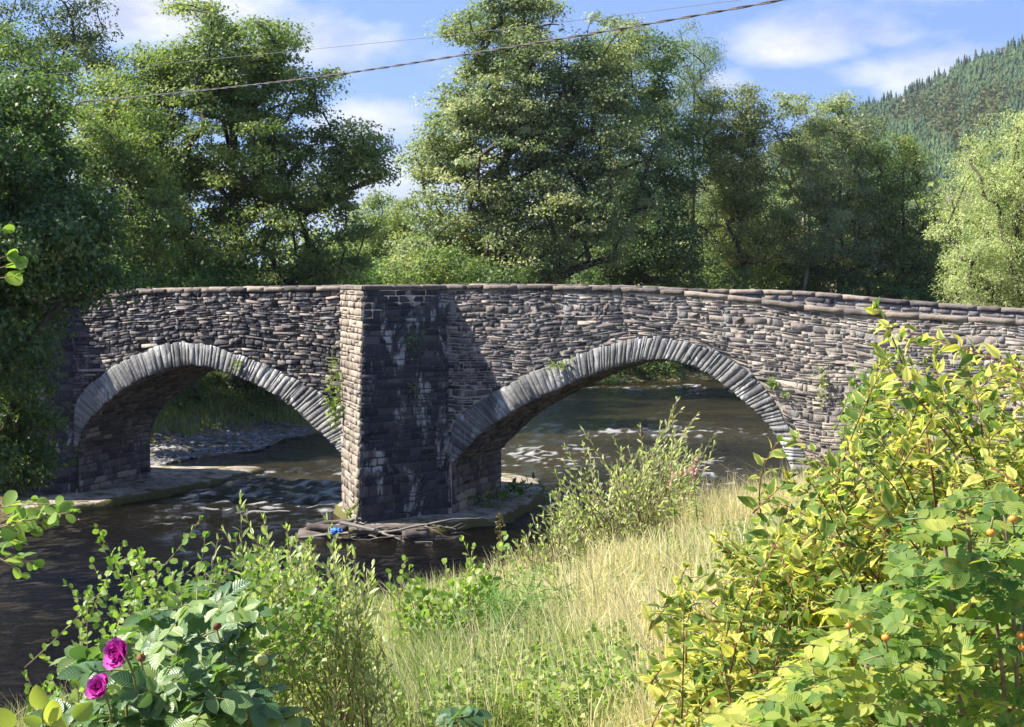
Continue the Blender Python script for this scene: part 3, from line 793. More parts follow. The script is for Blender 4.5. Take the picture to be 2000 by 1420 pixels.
    coping(-0.15, 14.6, top_n, 0.055, -0.44, (.45, 1.05), 3)
    coping(-16, 14.6, top_f, -WIDE + 0.45, -WIDE - 0.06, (.4, .9), 4)
    # ---- cutwaters
    def cutwater(uL, uR, p_top, p_bot, zb, side=1, singles=140, zr=None, seed=5):
        r2 = np.random.default_rng(seed)
        um = (uL + uR) / 2; ztop = float(top_n(um)) if side == 1 else float(top_f(um)) - 0.6
        off = 0.0 if side == 1 else -WIDE
        def corner(k, z):
            z = np.asarray(z, float); p = p_bot + (p_top - p_bot) * np.clip((z - zb) / (ztop - zb), 0, 1)
            if k == 0: return wall(np.full_like(z, uL), z, off - .03 * side)
            if k == 2: return wall(np.full_like(z, uR), z, off - .03 * side)
            return wall(np.full_like(z, um), z, off + side * p)
        zz = np.linspace(zb - .6, ztop - COP, 9)
        G = np.stack([corner(k, zz) for k in range(3)])
        V = np.concatenate([G.reshape(-1, 3), [wall(um, ztop - COP - .01, off)]]) - BASE
        nz = len(zz); F = [(k * nz + j, (k + 1) * nz + j, (k + 1) * nz + j + 1, k * nz + j + 1) for k in range(2) for j in range(nz - 1)]
        F.append((nz - 1, 2 * nz - 1, 3 * nz - 1))
        if side == -1: F = [f[::-1] for f in F]
        cw = link('cutwater', mesh_py('cutwater', V, F), bridge, M_MORTAR_G if singles > 100 or True else None)
        st = []
        for k in (0, 1):
            Lk = float(np.linalg.norm(corner(k, zb + 2) - corner(k + 1, zb + 2)))
            def sf(s, z, d, k=k, Lk=Lk):
                a = corner(k, z); b = corner(k + 1, z); t = np.asarray(s)[..., None] / Lk
                n = unit(np.cross(b - a, [0, 0, 1.0])) * side
                return a + (b - a) * t + n * np.asarray(d)[..., None]
            def hgt(v): return r2.uniform(.17, .27) if v < zb + 1.6 else r2.uniform(.11, .2)
            for (a, b, c, d) in lay(0.0, Lk, zb - .1, ztop - COP, r2, hgt, lambda v: r2.uniform(.22, .55)):
                a = max(a, .0); b = min(b, Lk)
                if b - a < .07: continue
                if Lk - b < .10: b = Lk
                if a < .10: a = 0
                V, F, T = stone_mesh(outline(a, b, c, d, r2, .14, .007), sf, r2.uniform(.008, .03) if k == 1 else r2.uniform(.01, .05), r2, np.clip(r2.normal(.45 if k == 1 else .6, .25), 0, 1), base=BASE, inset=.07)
                if side == -1: F = [f[::-1] for f in F]
                st.append((V, F, T, weight(V, BASE), k))
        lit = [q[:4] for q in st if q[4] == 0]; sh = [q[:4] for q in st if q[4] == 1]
        finish(lit, cw, M_BUFF, singles // 4, 'block_masonry', r2); finish(sh, cw, M_ASHLAR, singles - singles // 4, 'block_masonry', r2)  # lit and shaded faces told apart by stone colour as well
        # coping round the refuge
        for k in (0, 1):
            a = corner(k, ztop - COP); b = corner(k + 1, ztop - COP); m = 3 if k == 0 else 3
            n = unit(np.cross(b - a, [0, 0, 1.0])) * side
            for j in range(m):
                t0, t1 = j / m + .003, (j + 1) / m - .003
                q = np.array([a + (b - a) * t0 + n * .05, a + (b - a) * t1 + n * .05, a + (b - a) * t1 - n * .36, a + (b - a) * t0 - n * .36])
                if k == 0 and j == m - 1: q[1] = b + n * .05 + unit(b - a) * .03; q[2] = b - n * .36 - unit(b - a) * .3
                if k == 1 and j == 0: q[0] = a + n * .05 - unit(b - a) * .03; q[3] = a - n * .36 + unit(b - a) * .3
                if k == 1 and j == 0: q[:, 2] += .003
                h = COP * r2.uniform(.96, 1.06)
                V = np.concatenate([q, q + [0, 0, h]]) - BASE
                F = [(0, 1, 5, 4), (1, 2, 6, 5), (2, 3, 7, 6), (3, 0, 4, 7), (4, 5, 6, 7), (3, 2, 1, 0)]
                if side == -1: F = [f[::-1] for f in F]
                bm = bmesh.new(); bv = [bm.verts.new(v) for v in V]
                for f in F: bm.faces.new([bv[i] for i in f])
                bmesh.ops.bevel(bm, geom=list(bm.edges), offset=.018, segments=1, affect='EDGES'); me = bpy.data.meshes.new('coping_stone'); bm.to_mesh(me); bm.free()
                at_ = me.attributes.new('tint', 'FLOAT', 'POINT'); at_.data.foreach_set('value', np.full(len(me.vertices), r2.uniform(.3, .75), np.float32))
                link('coping_stone', me, cw, M_COPING)
    cutwater(-3.0, -0.12, 1.72, 2.1, 0.25, 1, 200, seed=5)
    cutwater(-13.7, -10.85, 1.72, 2.1, 0.1, 1, 40, seed=6)
    cutwater(-2.9, -0.1, 1.6, 1.8, 0.1, -1, 0, seed=7)
make_bridge()

# ---- stone aprons at the feet of the piers
def apron(name, label, outl, z0, z1, seed):
    rg = np.random.default_rng(seed)
    p = np.array(outl, float); n = 90
    q = resample(np.concatenate([p, p[:1]]), n + 1, 1)[:-1]; c = q.mean(0)
    rows = []
    for f, z, j in ((1.05, -0.5, .0), (1.03, z0 - .1, .05), (1.0, z0, .05), (.985, z1 - .05, .04), (.95, z1, .03), (.7, z1 + .03, .05), (.35, z1 + .04, .05), (.02, z1 + .05, 0)):
        pt = c + (q - c) * f
        nzv = fbm(pt[:, 0] * 2.2, pt[:, 1] * 2.2, seed) - .5
        rows.append(np.stack([pt[:, 0] + j * 7 * nzv, pt[:, 1] + j * 5 * (fbm(pt[:, 0] * 1.5, pt[:, 1] * 1.5, seed + 9) - .5), z + 0.10 * nzv * (f < 1.02)], -1))
    P = np.stack([np.concatenate([r, r[:1]]) for r in rows])
    m, nt, out = new_mat(name + '_stone'); pp = objpos(nt)
    col = ramp(nt, noise_tex(nt, pp, 3, 6, .6), [(.35, (.19, .16, .125)), (.65, (.42, .365, .29))])
    geo = N(nt, 'ShaderNodeNewGeometry'); sp = N(nt, 'ShaderNodeSeparateXYZ'); L(nt, geo.outputs['Normal'], sp.inputs[0])
    sz = N(nt, 'ShaderNodeSeparateXYZ'); L(nt, pp, sz.inputs[0])
    ms = noise_tex(nt, pp, 1.6, 6, .7)
    mk = math_node(nt, 'ADD', math_node(nt, 'MULTIPLY', math_node(nt, 'SUBTRACT', 1.0, sp.outputs[2]), 1.2), math_node(nt, 'MULTIPLY_ADD', ms, 2.2, -0.86))
    col = mixcol(nt, ramp(nt, mk, [(.25, 0.0), (.45, .93)]), col, mixcol(nt, noise_tex(nt, pp, 9, 3), (.035, .035, .012), (.13, .125, .02)))
    b = principled(nt, col, .9, .3); L(nt, bump(nt, noise_tex(nt, pp, 12, 5, .65), .9, .03), b.inputs['Normal']); L(nt, b.outputs[0], out.inputs[0])
    o = link(name, grid_mesh(name, P, smooth=True, flip=True), mat=m); tag(o, label, 'stone footing')
def Wp(u, d): return tuple(wall(u, 0, d)[:2])
apron('pier_footing', 'mossy stone footing round the middle pier, pale dry top', [(-4.2, 36.8), (-3.45, 35.3), (-1.9, 35.7), (-.3, 36.7), (.5, 38.5), (.85, 41), (.85, 43.6), (.2, 44.9), (-1.5, 45), (-3.6, 43), (-4.5, 39)], .0, .22, 3)
apron('abutment_footing', 'mossy stone ledge along the base of the arch under the overhanging tree', [(-14, 38.3), (-11.4, 38.6), (-10.4, 39.7), (-9.7, 41.2), (-8.7, 43.2), (-7.5, 46.2), (-7.7, 46.9), (-9.3, 46.7), (-11.2, 47), (-13.5, 45), (-14.5, 41)], .0, .16, 4)
# ------------------------------------------------------------------ trees
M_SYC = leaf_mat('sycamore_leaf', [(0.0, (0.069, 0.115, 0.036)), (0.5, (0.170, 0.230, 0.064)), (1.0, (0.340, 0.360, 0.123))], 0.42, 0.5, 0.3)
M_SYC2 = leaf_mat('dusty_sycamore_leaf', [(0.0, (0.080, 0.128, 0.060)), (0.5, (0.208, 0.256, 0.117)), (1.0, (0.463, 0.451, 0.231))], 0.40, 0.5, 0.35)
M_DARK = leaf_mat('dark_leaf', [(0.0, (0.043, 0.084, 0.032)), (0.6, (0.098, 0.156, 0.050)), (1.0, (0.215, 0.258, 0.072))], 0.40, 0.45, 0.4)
M_OAK = leaf_mat('oak_leaf', [(0.0, (0.050, 0.080, 0.029)), (0.6, (0.101, 0.140, 0.044)), (1.0, (0.179, 0.209, 0.059))], 0.25, 0.5, 0.3)
M_ASH = leaf_mat('ash_leaf', [(0.0, (0.101, 0.149, 0.059)), (0.6, (0.199, 0.269, 0.101)), (1.0, (0.340, 0.380, 0.160))], 0.38, 0.5, 0.3)
M_TURN = leaf_mat('turning_leaf', [(0.0, (0.093, 0.134, 0.044)), (0.5, (0.221, 0.258, 0.080)), (1.0, (0.423, 0.381, 0.140))], 0.33, 0.5, 0.3)
M_WILLOW = leaf_mat('willow_leaf', [(0.0, (0.199, 0.250, 0.110)), (0.5, (0.360, 0.410, 0.170)), (1.0, (0.578, 0.618, 0.280))], 0.35, 0.5, 0.3)
M_BUSH = leaf_mat('bush_leaf', [(0.0, (0.050, 0.101, 0.032)), (0.6, (0.120, 0.209, 0.055)), (1.0, (0.240, 0.340, 0.091))], 0.35, 0.5, 0.3)

def skeleton(base, tips, rg, trunk_top, tip_r=0.018, lean=(0, 0), expo=0.46):
    """limbs that reach every tip, thickening towards the base"""
    base = np.asarray(base, float); tt = np.asarray(trunk_top, float)
    nodes = [base]; par = [-1]
    nt_ = 9; bow = rg.normal(0, .25, 3) * np.array([1, 1, 0])
    for k in range(1, nt_ + 1):
        f = k / nt_
        nodes.append(base + (tt - base) * f + bow * math.sin(f * math.pi) + rg.normal(0, .06, 3)); par.append(len(nodes) - 2)
    order = np.argsort(np.linalg.norm(tips - base, axis=1) + rg.uniform(0, 1.5, len(tips)))
    arr = np.zeros((len(nodes) + len(tips) * 4 + 4, 3)); arr[:len(nodes)] = nodes; cnt = len(nodes); par = par + [0] * (len(arr) - cnt)
    ends = []
    for i in order:
        t = tips[i]
        dv = t - arr[:cnt]; d = np.linalg.norm(dv, axis=1)
        cost = d + 1.6 * np.maximum(0, arr[:cnt, 2] - t[2] + 0.25 * d) + np.where(np.arange(cnt) < 3, 4.0, 0)
        j = int(cost.argmin()); a = arr[j]; L_ = d[j]
        ctrl = a + (t - a) * .5 + np.array([0, 0, .12 * L_]) + rg.normal(0, .10 * L_, 3)
        seg = bez(a, ctrl, t, 4)[1:]
        p = j
        for q in seg:
            arr[cnt] = q; par[cnt] = p; p = cnt; cnt += 1
        ends.append(p)
    par = np.array(par[:cnt]); arr = arr[:cnt]
    load = np.zeros(cnt); load[ends] = 1.0
    for k in range(cnt - 1, 0, -1): load[par[k]] += load[k]
    rad = tip_r * np.maximum(load, 1) ** expo
    return arr, par, rad

def limb_paths(arr, par, rad):
    """chains of nodes -> tubes"""
    n = len(arr); kids = [[] for _ in range(n)]
    for k in range(1, n): kids[par[k]].append(k)
    paths = []; stack = [(0, None)]
    while stack:
        k, pre = stack.pop()
        ch = [k] if pre is None else [pre, k]
        while kids[k]:
            ks = sorted(kids[k], key=lambda c: -rad[c])
            for o in ks[1:]: stack.append((o, k))
            k = ks[0]; ch.append(k)
        if len(ch) > 1:
            r = rad[ch].copy()
            if pre is not None: r[0] = min(r[0], r[1] * 1.25)
            paths.append((arr[ch], r))
    return paths

def lobes_sample(lobes, n, rg, core=0.45, gap_scale=0.4, gap=0.42):
    vol = np.array([l[1][0] * l[1][1] * l[1][2] for l in lobes]) ** 0.75; vol /= vol.sum()
    out = []
    tries = 0
    while len(out) < n and tries < n * 30:
        tries += 1
        k = rg.choice(len(lobes), p=vol); c, r = lobes[k]
        d = rg.normal(size=3); d /= np.linalg.norm(d); f = rg.uniform(core ** 3, 1) ** (1 / 3)
        p = np.asarray(c) + d * f * np.asarray(r)
        if mnoise.noise(Vector(p * gap_scale)) * .5 + .5 < gap: continue
        out.append(p)
    return np.array(out)

def crown_leaves(tips, rg, per, rad, flat, size, center, droop=0.1, tint_sd=0.22, lean=0.5):
    n = len(tips)
    cnt = np.maximum(6, (per * rg.uniform(.5, 1.5, n)).astype(int)); idx = np.repeat(np.arange(n), cnt); M = len(idx)
    d = unit(rg.normal(size=(M, 3))); f = rg.random(M) ** 0.42
    rr = (rad * rg.uniform(.6, 1.35, n))[idx]
    off = d * (f * rr)[:, None]; off[:, 2] *= flat
    off[:, 2] -= droop * (off[:, 0] ** 2 + off[:, 1] ** 2) / np.maximum(rr, .1)
    # each clump is split into small sprays
    pos = tips[idx] + off
    outw = unit(tips - np.asarray(center))[idx]
    nrm = unit(np.array([0, 0, 1.0]) * 0.75 + outw * lean + d * 0.25 + rg.normal(0, .40, (M, 3)))
    ax = unit(off * np.array([1, 1, .4]) + rg.normal(0, .45, (M, 3)) - np.array([0, 0, .35]))
    ct = np.clip(rg.normal(.5, .16, n), 0, 1)
    tint = np.clip(ct[idx] + rg.normal(0, tint_sd, M), 0, 1)
    return pos, ax, nrm, size * rg.uniform(.65, 1.3, M), tint

def tree(name, label, base, lobes, n_tips, per, clump, size, mat, seed, trunk_top=None, flat=.55, bark=None, tmpl=T_TRI, core=.45, gap=.42, gap_scale=.75, bare=0, tip_r=.018, cat='tree', group=None, droop=.1, expo=.46, tint_sd=.16):
    rg = np.random.default_rng(seed)
    base = np.asarray(base, float)
    tips = lobes_sample(lobes, n_tips, rg, core, gap_scale, gap)
    cen = np.mean([l[0] for l in lobes], axis=0)
    if trunk_top is None:
        top = max(l[0][2] + .4 * l[1][2] for l in lobes); trunk_top = (cen[0], cen[1], top)
    arr, par, rad = skeleton(base, tips, rg, trunk_top, tip_r, expo=expo)
    t = thing(name, tuple(base), label, cat, group)
    link('trunk', tubes_mesh('trunk', limb_paths(arr, par, rad), 4, base), t, bark or M_BARK)
    leafy = tips[int(bare * len(tips)):] if bare else tips
    p, a, nn, s, ti = crown_leaves(leafy, rg, per, clump, flat, size, cen, droop, tint_sd)
    link('crown', leaves_mesh('crown', tmpl, p, a, nn, s, ti, base), t, mat)
    return t

def lobe(px, py, Y, rx, ry, rz):
    """ellipsoid seen at pixel (px, py); rx, rz in pixels of the photograph, ry in metres"""
    c = np.array(at(px, py, Y)); k = Y / FPX
    return (c, (rx * k, ry, rz * k))

def gpt(px, Y, dz=0.0):
    x = (px - 1000) / FPX * Y; return np.array([x, Y, gz(x, Y) - .15 + dz])

def make_trees():
    # tree over the water, in front of the bridge end
    tree('riverside_tree', 'dark leafy tree leaning over the water in front of the bridge end', (-13.6, 29.6, gz(-13.6, 29.6) - .2),
         [lobe(-150, 330, 29, 210, 3.0, 260), lobe(-10, 330, 29.5, 130, 2.4, 110), lobe(60, 470, 29, 130, 2.4, 95), lobe(-70, 700, 29, 140, 2.6, 220), lobe(5, 850, 29, 75, 1.8, 120), lobe(150, 545, 29.5, 80, 1.4, 45), lobe(120, 420, 30, 90, 1.8, 70), lobe(40, 210, 30, 90, 1.8, 60), lobe(60, 640, 29, 75, 1.6, 60)],
         760, 150, .62, .10, M_DARK, 11, flat=.5, gap=.45, tip_r=.013)
    tree('oak_tree', 'dark oak crown at the upper corner, behind the leaning riverside tree', gpt(-90, 62), [lobe(40, 40, 62, 160, 3.5, 110), lobe(160, 130, 62, 70, 2.0, 60), lobe(-110, 220, 62, 200, 4, 240)], 260, 170, .75, .13, M_OAK, 12, gap=.40)
    # tall sycamore beyond the bridge
    tree('sycamore_tree', 'tall sunlit sycamore with spreading limbs beyond the arch under the overhanging tree', gpt(465, 60), [lobe(445, 250, 60, 190, 3.4, 190), lobe(450, 150, 60, 90, 2.4, 120), lobe(440, 110, 60, 140, 2.8, 100), lobe(380, 30, 60, 65, 1.8, 45), lobe(520, 80, 60, 70, 2.0, 60), lobe(600, 150, 60, 60, 1.6, 35), lobe(280, 340, 60, 110, 2.8, 150), lobe(620, 330, 60, 130, 2.8, 90), lobe(690, 270, 60, 70, 1.8, 45), lobe(270, 170, 60, 90, 2.2, 80), lobe(240, 270, 60, 90, 2.2, 80), lobe(700, 350, 60, 60, 1.8, 50), lobe(480, 450, 60, 270, 3.6, 120)],
         900, 150, .80, .14, M_SYC, 21, trunk_top=tuple(at(450, 190, 60)), flat=.40, core=.3, gap=.46, tip_r=.02)
    tree('hedgerow_tree', 'sunlit bright green tree between the leaning riverside tree and the tall sycamore', gpt(255, 52), [lobe(215, 260, 52, 90, 2.4, 110), lobe(250, 420, 52, 110, 2.6, 130), lobe(200, 520, 52, 120, 2.6, 80)], 260, 170, .7, .12, M_SYC, 22, gap=.40, flat=.5)
    # big central tree group on the outer bend
    tree('sycamore_tree', 'broad tall sycamore rising from the river bend behind the middle pier', gpt(985, 78), [lobe(985, 60, 76, 120, 3, 80), lobe(1060, 150, 76, 190, 4, 110), lobe(930, 230, 76, 110, 3.2, 90), lobe(1000, 330, 76, 200, 4.2, 110), lobe(880, 400, 76, 100, 3, 90), lobe(1090, 420, 76, 200, 4.2, 120), lobe(950, 500, 76, 190, 4, 70), lobe(1000, 20, 76, 70, 2, 40), lobe(1180, 80, 76, 90, 2.4, 60), lobe(860, 300, 76, 65, 2.2, 50), lobe(850, 480, 76, 100, 3, 70), lobe(1170, 260, 76, 150, 3.4, 110), lobe(1010, 200, 76, 150, 3.4, 100)],
         1080, 150, .95, .165, M_SYC2, 23, trunk_top=tuple(at(1000, 190, 76)), flat=.40, core=.3, gap=.45, tip_r=.024)
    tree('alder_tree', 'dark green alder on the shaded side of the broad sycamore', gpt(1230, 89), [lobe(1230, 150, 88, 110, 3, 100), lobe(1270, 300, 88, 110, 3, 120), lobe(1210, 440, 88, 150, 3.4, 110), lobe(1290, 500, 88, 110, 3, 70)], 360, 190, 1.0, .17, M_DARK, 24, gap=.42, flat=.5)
    tree('ash_tree', 'thin grey-green ash with sparse feathery top beside the broad sycamore', gpt(1345, 92), [lobe(1335, 110, 92, 65, 2.2, 70), lobe(1350, 230, 92, 65, 2.4, 90), lobe(1370, 360, 92, 80, 2.6, 90)], 260, 110, .9, .17, M_ASH, 25, gap=.36, tmpl=T_TRIN, tip_r=.012, flat=.7)
    # mixed trees upstream
    tree('maple_tree', 'yellowing brown-green maple with an open top beyond the far bank', gpt(1425, 94), [lobe(1430, 225, 92, 75, 2.6, 65), lobe(1440, 330, 92, 85, 2.8, 90), lobe(1470, 440, 92, 90, 2.8, 100)], 290, 125, .85, .16, M_TURN, 26, gap=.38, flat=.5)
    tree('bare_top_tree', 'half-dead tree with bare grey twigs above thin foliage', gpt(1555, 95), [lobe(1545, 250, 94, 70, 2.4, 75), lobe(1590, 330, 94, 75, 2.6, 90), lobe(1575, 440, 94, 90, 2.8, 80)], 400, 130, .65, .15, M_SYC2, 27, bark=M_BARK_PALE, bare=.45, gap=.36, core=.5, tip_r=.014, expo=.40)
    tree('maple_tree', 'olive green rounded tree next to the half-dead one', gpt(1640, 97), [lobe(1640, 250, 97, 75, 2.6, 65), lobe(1650, 360, 97, 90, 3, 90), lobe(1640, 470, 97, 110, 3, 80)], 290, 130, .9, .165, M_SYC2, 28, gap=.42, flat=.5)
    tree('maple_tree', 'golden green tree at the foot of the hill, beside the pale willow', gpt(1750, 99), [lobe(1735, 330, 98, 75, 2.6, 70), lobe(1760, 430, 98, 85, 3, 80), lobe(1770, 520, 98, 90, 2.8, 60)], 290, 130, .85, .16, M_SYC, 29, gap=.40, flat=.5)
    tree('dead_tree', 'leafless pale dead tree with crooked branches among the upstream trees', gpt(1590, 96), [lobe(1580, 330, 95, 55, 1.6, 90), lobe(1600, 470, 95, 80, 2.0, 50)], 60, 6, .2, .16, M_TURN, 30, bark=M_BARK_PALE, bare=.97, gap=.2, tip_r=.024, expo=.42, trunk_top=tuple(at(1570, 300, 95)))
    tree('willow_tree', 'pale silvery green rounded willow at the approach end of the bridge', gpt(1985, 52), [lobe(1985, 330, 52, 120, 3, 110), lobe(1910, 430, 52, 85, 2.4, 100), lobe(2040, 440, 52, 130, 3, 150), lobe(1930, 540, 52, 90, 2.4, 70), lobe(2060, 280, 52, 90, 2.6, 90)], 480, 220, .6, .11, M_WILLOW, 31, core=.55, gap=.30, flat=.75, tmpl=T_TRIN, droop=.2, tint_sd=.2)
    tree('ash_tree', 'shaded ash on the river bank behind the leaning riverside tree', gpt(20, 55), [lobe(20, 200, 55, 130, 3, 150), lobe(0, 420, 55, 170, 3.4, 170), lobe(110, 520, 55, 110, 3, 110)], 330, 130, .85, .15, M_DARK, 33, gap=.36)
    # the smaller tree in the gap
    tree('small_tree', 'small rounded tree filling the gap between the two tall sycamores', gpt(745, 84), [lobe(745, 440, 84, 75, 2.6, 65), lobe(710, 510, 84, 80, 2.6, 60), lobe(790, 500, 84, 60, 2.4, 60)], 190, 150, .8, .15, M_SYC, 32, gap=.38)
    # understorey on the far banks, behind the parapet and through the arches
    bushes = [(150, 50, 560, 150, 70, 'shrub under the leaning tree above the hidden end of the parapet', M_BUSH), (380, 58, 545, 120, 55, 'dense bush at the foot of the tall sunlit sycamore', M_BUSH), (560, 63, 560, 130, 50, 'dark bush between the tall sycamore and the gap', M_DARK),
              (690, 70, 545, 90, 50, 'leafy bush in front of the small gap tree', M_BUSH), (850, 66, 545, 100, 60, 'bush on the lit side of the broad sycamore', M_SYC), (940, 70, 560, 110, 45, 'low bush behind the middle of the parapet', M_DARK),
              (1140, 90, 550, 110, 50, 'dark bush under the shaded alder', M_DARK), (1350, 92, 530, 110, 55, 'light green bush where the broad sycamore meets the ash', M_ASH), (1480, 95, 550, 100, 50, 'bush at the foot of the yellowing maple', M_BUSH),
              (1620, 96, 560, 100, 45, 'shaded bush below the half-dead tree', M_DARK), (1770, 97, 570, 90, 40, 'bush behind the parapet next to the pale willow', M_BUSH), (1420, 97, 440, 80, 70, 'tall bush filling in below the yellowing maple', M_SYC2), (1540, 99, 470, 90, 70, 'tall bush in the middle of the upstream trees', M_SYC), (1690, 100, 470, 90, 70, 'tall green bush under the olive rounded tree', M_SYC2), (1800, 100, 480, 80, 60, 'tall bush between the golden green tree and the willow', M_SYC)]
    for i, (px, Y, py, rx, rz, lab, mt) in enumerate(bushes):
        tree('riverside_bush', lab, gpt(px, Y), [lobe(px, py, Y, rx, 2.2, rz), lobe(px + 40, py + 60, Y, rx, 2.4, rz)], 130, 120, .62, .15, mt, 60 + i, cat='bush', gap=.30, group='bushes on the far bank', tip_r=.014, flat=.7)
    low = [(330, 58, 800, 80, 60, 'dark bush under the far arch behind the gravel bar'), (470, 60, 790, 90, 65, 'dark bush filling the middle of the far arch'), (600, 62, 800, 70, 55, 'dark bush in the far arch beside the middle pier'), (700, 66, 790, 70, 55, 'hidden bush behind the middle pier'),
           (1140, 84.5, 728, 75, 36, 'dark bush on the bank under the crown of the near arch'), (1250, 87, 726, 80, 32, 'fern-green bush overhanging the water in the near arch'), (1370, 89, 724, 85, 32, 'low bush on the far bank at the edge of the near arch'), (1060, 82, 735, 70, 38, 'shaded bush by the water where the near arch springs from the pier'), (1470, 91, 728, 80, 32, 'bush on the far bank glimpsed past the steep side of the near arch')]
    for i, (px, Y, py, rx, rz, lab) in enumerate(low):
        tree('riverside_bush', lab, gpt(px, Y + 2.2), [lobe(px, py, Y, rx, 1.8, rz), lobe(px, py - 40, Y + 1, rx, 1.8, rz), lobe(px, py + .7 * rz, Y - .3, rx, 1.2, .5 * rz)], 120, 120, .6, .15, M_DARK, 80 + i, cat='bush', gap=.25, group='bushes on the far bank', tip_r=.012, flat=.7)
    # woodland farther off
    rg = np.random.default_rng(99)
    n = 900; px = rg.uniform(-700, 3000, n); Y = rg.uniform(120, 190, n); x = (px - 1000) / FPX * Y
    hgt = rg.uniform(8, 13, n) * (.75 + .4 * fbm(px * .004, Y * .02, 71, 2)); f = rg.random(n) ** .6
    tips = np.stack([x, Y, 2 + hgt * f], -1)
    p, a, nn, s, ti = crown_leaves(tips, rg, 55, 2.3, .6, .62, (0, 200, 4))
    tag(link('woodland', leaves_mesh('woodland', T_TRI, p, a, nn, s, ti), mat=M_SYC), 'far belt of mixed woodland closing the view between the trees', 'woodland', kind='stuff')
make_trees()

# ------------------------------------------------------------------ overhead lines
def make_lines():
    def curve(pix_pts, Ya, Yb):
        q = np.array(pix_pts, float); t = (q[:, 0] - q[0, 0]) / (q[-1, 0] - q[0, 0])
        return np.array([at(px, py, 1 / (1 / Ya + (1 / Yb - 1 / Ya) * k)) for (px, py), k in zip(q, t)])
    main = resample(curve([(-700, 262), (-300, 233), (212, 194), (415, 175), (670, 145), (1000, 92), (1250, 50), (1530, 0), (1900, -70), (2300, -150)], 105, 13.5), 140, 6)
    d = np.gradient(main, axis=0); d = unit(d); a = unit(np.cross(d, [0, 0, 1.0])); b = np.cross(d, a)
    s = np.concatenate([[0], np.cumsum(np.linalg.norm(np.diff(main, axis=0), axis=1))])
    mfine = resample(main, 1400); s = np.linspace(0, s[-1], 1400); ai = np.stack([np.interp(np.linspace(0, 1, 1400), np.linspace(0, 1, 140), a[:, k]) for k in range(3)], -1); bi = np.stack([np.interp(np.linspace(0, 1, 1400), np.linspace(0, 1, 140), b[:, k]) for k in range(3)], -1)
    m1 = plain_mat('cable_sheath', (0.05, 0.045, 0.045), (0.12, 0.11, 0.10), 20, .6, 0)
    t = thing('overhead_cable', tuple(main[-1]), 'thick twisted overhead cable slanting across the trees and sky', 'cable')
    for ph in (0, math.pi):
        w = s * 2 * math.pi / 0.9 + ph; p = mfine + (ai * np.cos(w)[:, None] + bi * np.sin(w)[:, None]) * .0095
        link('strand', tubes_mesh('strand', [(p, np.full(1400, .0092))], 5, main[-1]), t, m1)
    thin = resample(curve([(-700, 205), (-200, 172), (235, 133), (552, 102), (875, 70), (1000, 55), (1250, 25), (1445, 0), (1900, -62), (2300, -120)], 110, 16), 120, 6)
    m2 = plain_mat('wire', (0.10, 0.10, 0.11), (0.18, 0.18, 0.19), 20, .5, 0)
    tag(link('overhead_wire', tubes_mesh('overhead_wire', [(thin, np.full(120, .0045))], 4), mat=m2), 'thin overhead wire running above the thick twisted cable', 'wire')
make_lines()
# ------------------------------------------------------------------ near plants
def tmpl_oval(w=.36, fold=.22, curl=-.15, wave=0.0):
    return leaf_tmpl([(.10, w * .55), (.28, w * .92), (.50, w), (.72, w * .82), (.90, w * .42)], fold, curl, wave)
def tmpl_point(w=.26, fold=.22, curl=-.2, wave=0.0):
    return leaf_tmpl([(.10, w * .5), (.28, w * .95), (.45, w), (.65, w * .72), (.85, w * .28)], fold, curl, wave)
def tmpl_round(w=.46, fold=.2, curl=-.12, wave=0.0):
    return leaf_tmpl([(.08, w * .45), (.28, w * .85), (.55, w), (.80, w * .85), (.95, w * .45)], fold, curl, wave)
def tmpl_thin(w=.12, fold=.2, curl=-.15):
    return leaf_tmpl([(.15, w * .75), (.5, w), (.8, w * .6)], fold, curl)

def simple(t):
    """a lighter copy of a leaf: base, widest and upper stations and the tip"""
    V, F, UV = t
    if len(V) < 14: return t
    n = (len(V) - 2) // 3; a = 1 + 3 * 1; b = 1 + 3 * (n - 2); tip = len(V) - 1
    idx = [0, a, a + 1, a + 2, b, b + 1, b + 2, tip]
    return V[idx], [(0, 2, 1), (0, 3, 2), (1, 2, 5, 4), (2, 3, 6, 5), (4, 5, 7), (5, 6, 7)], UV[idx]

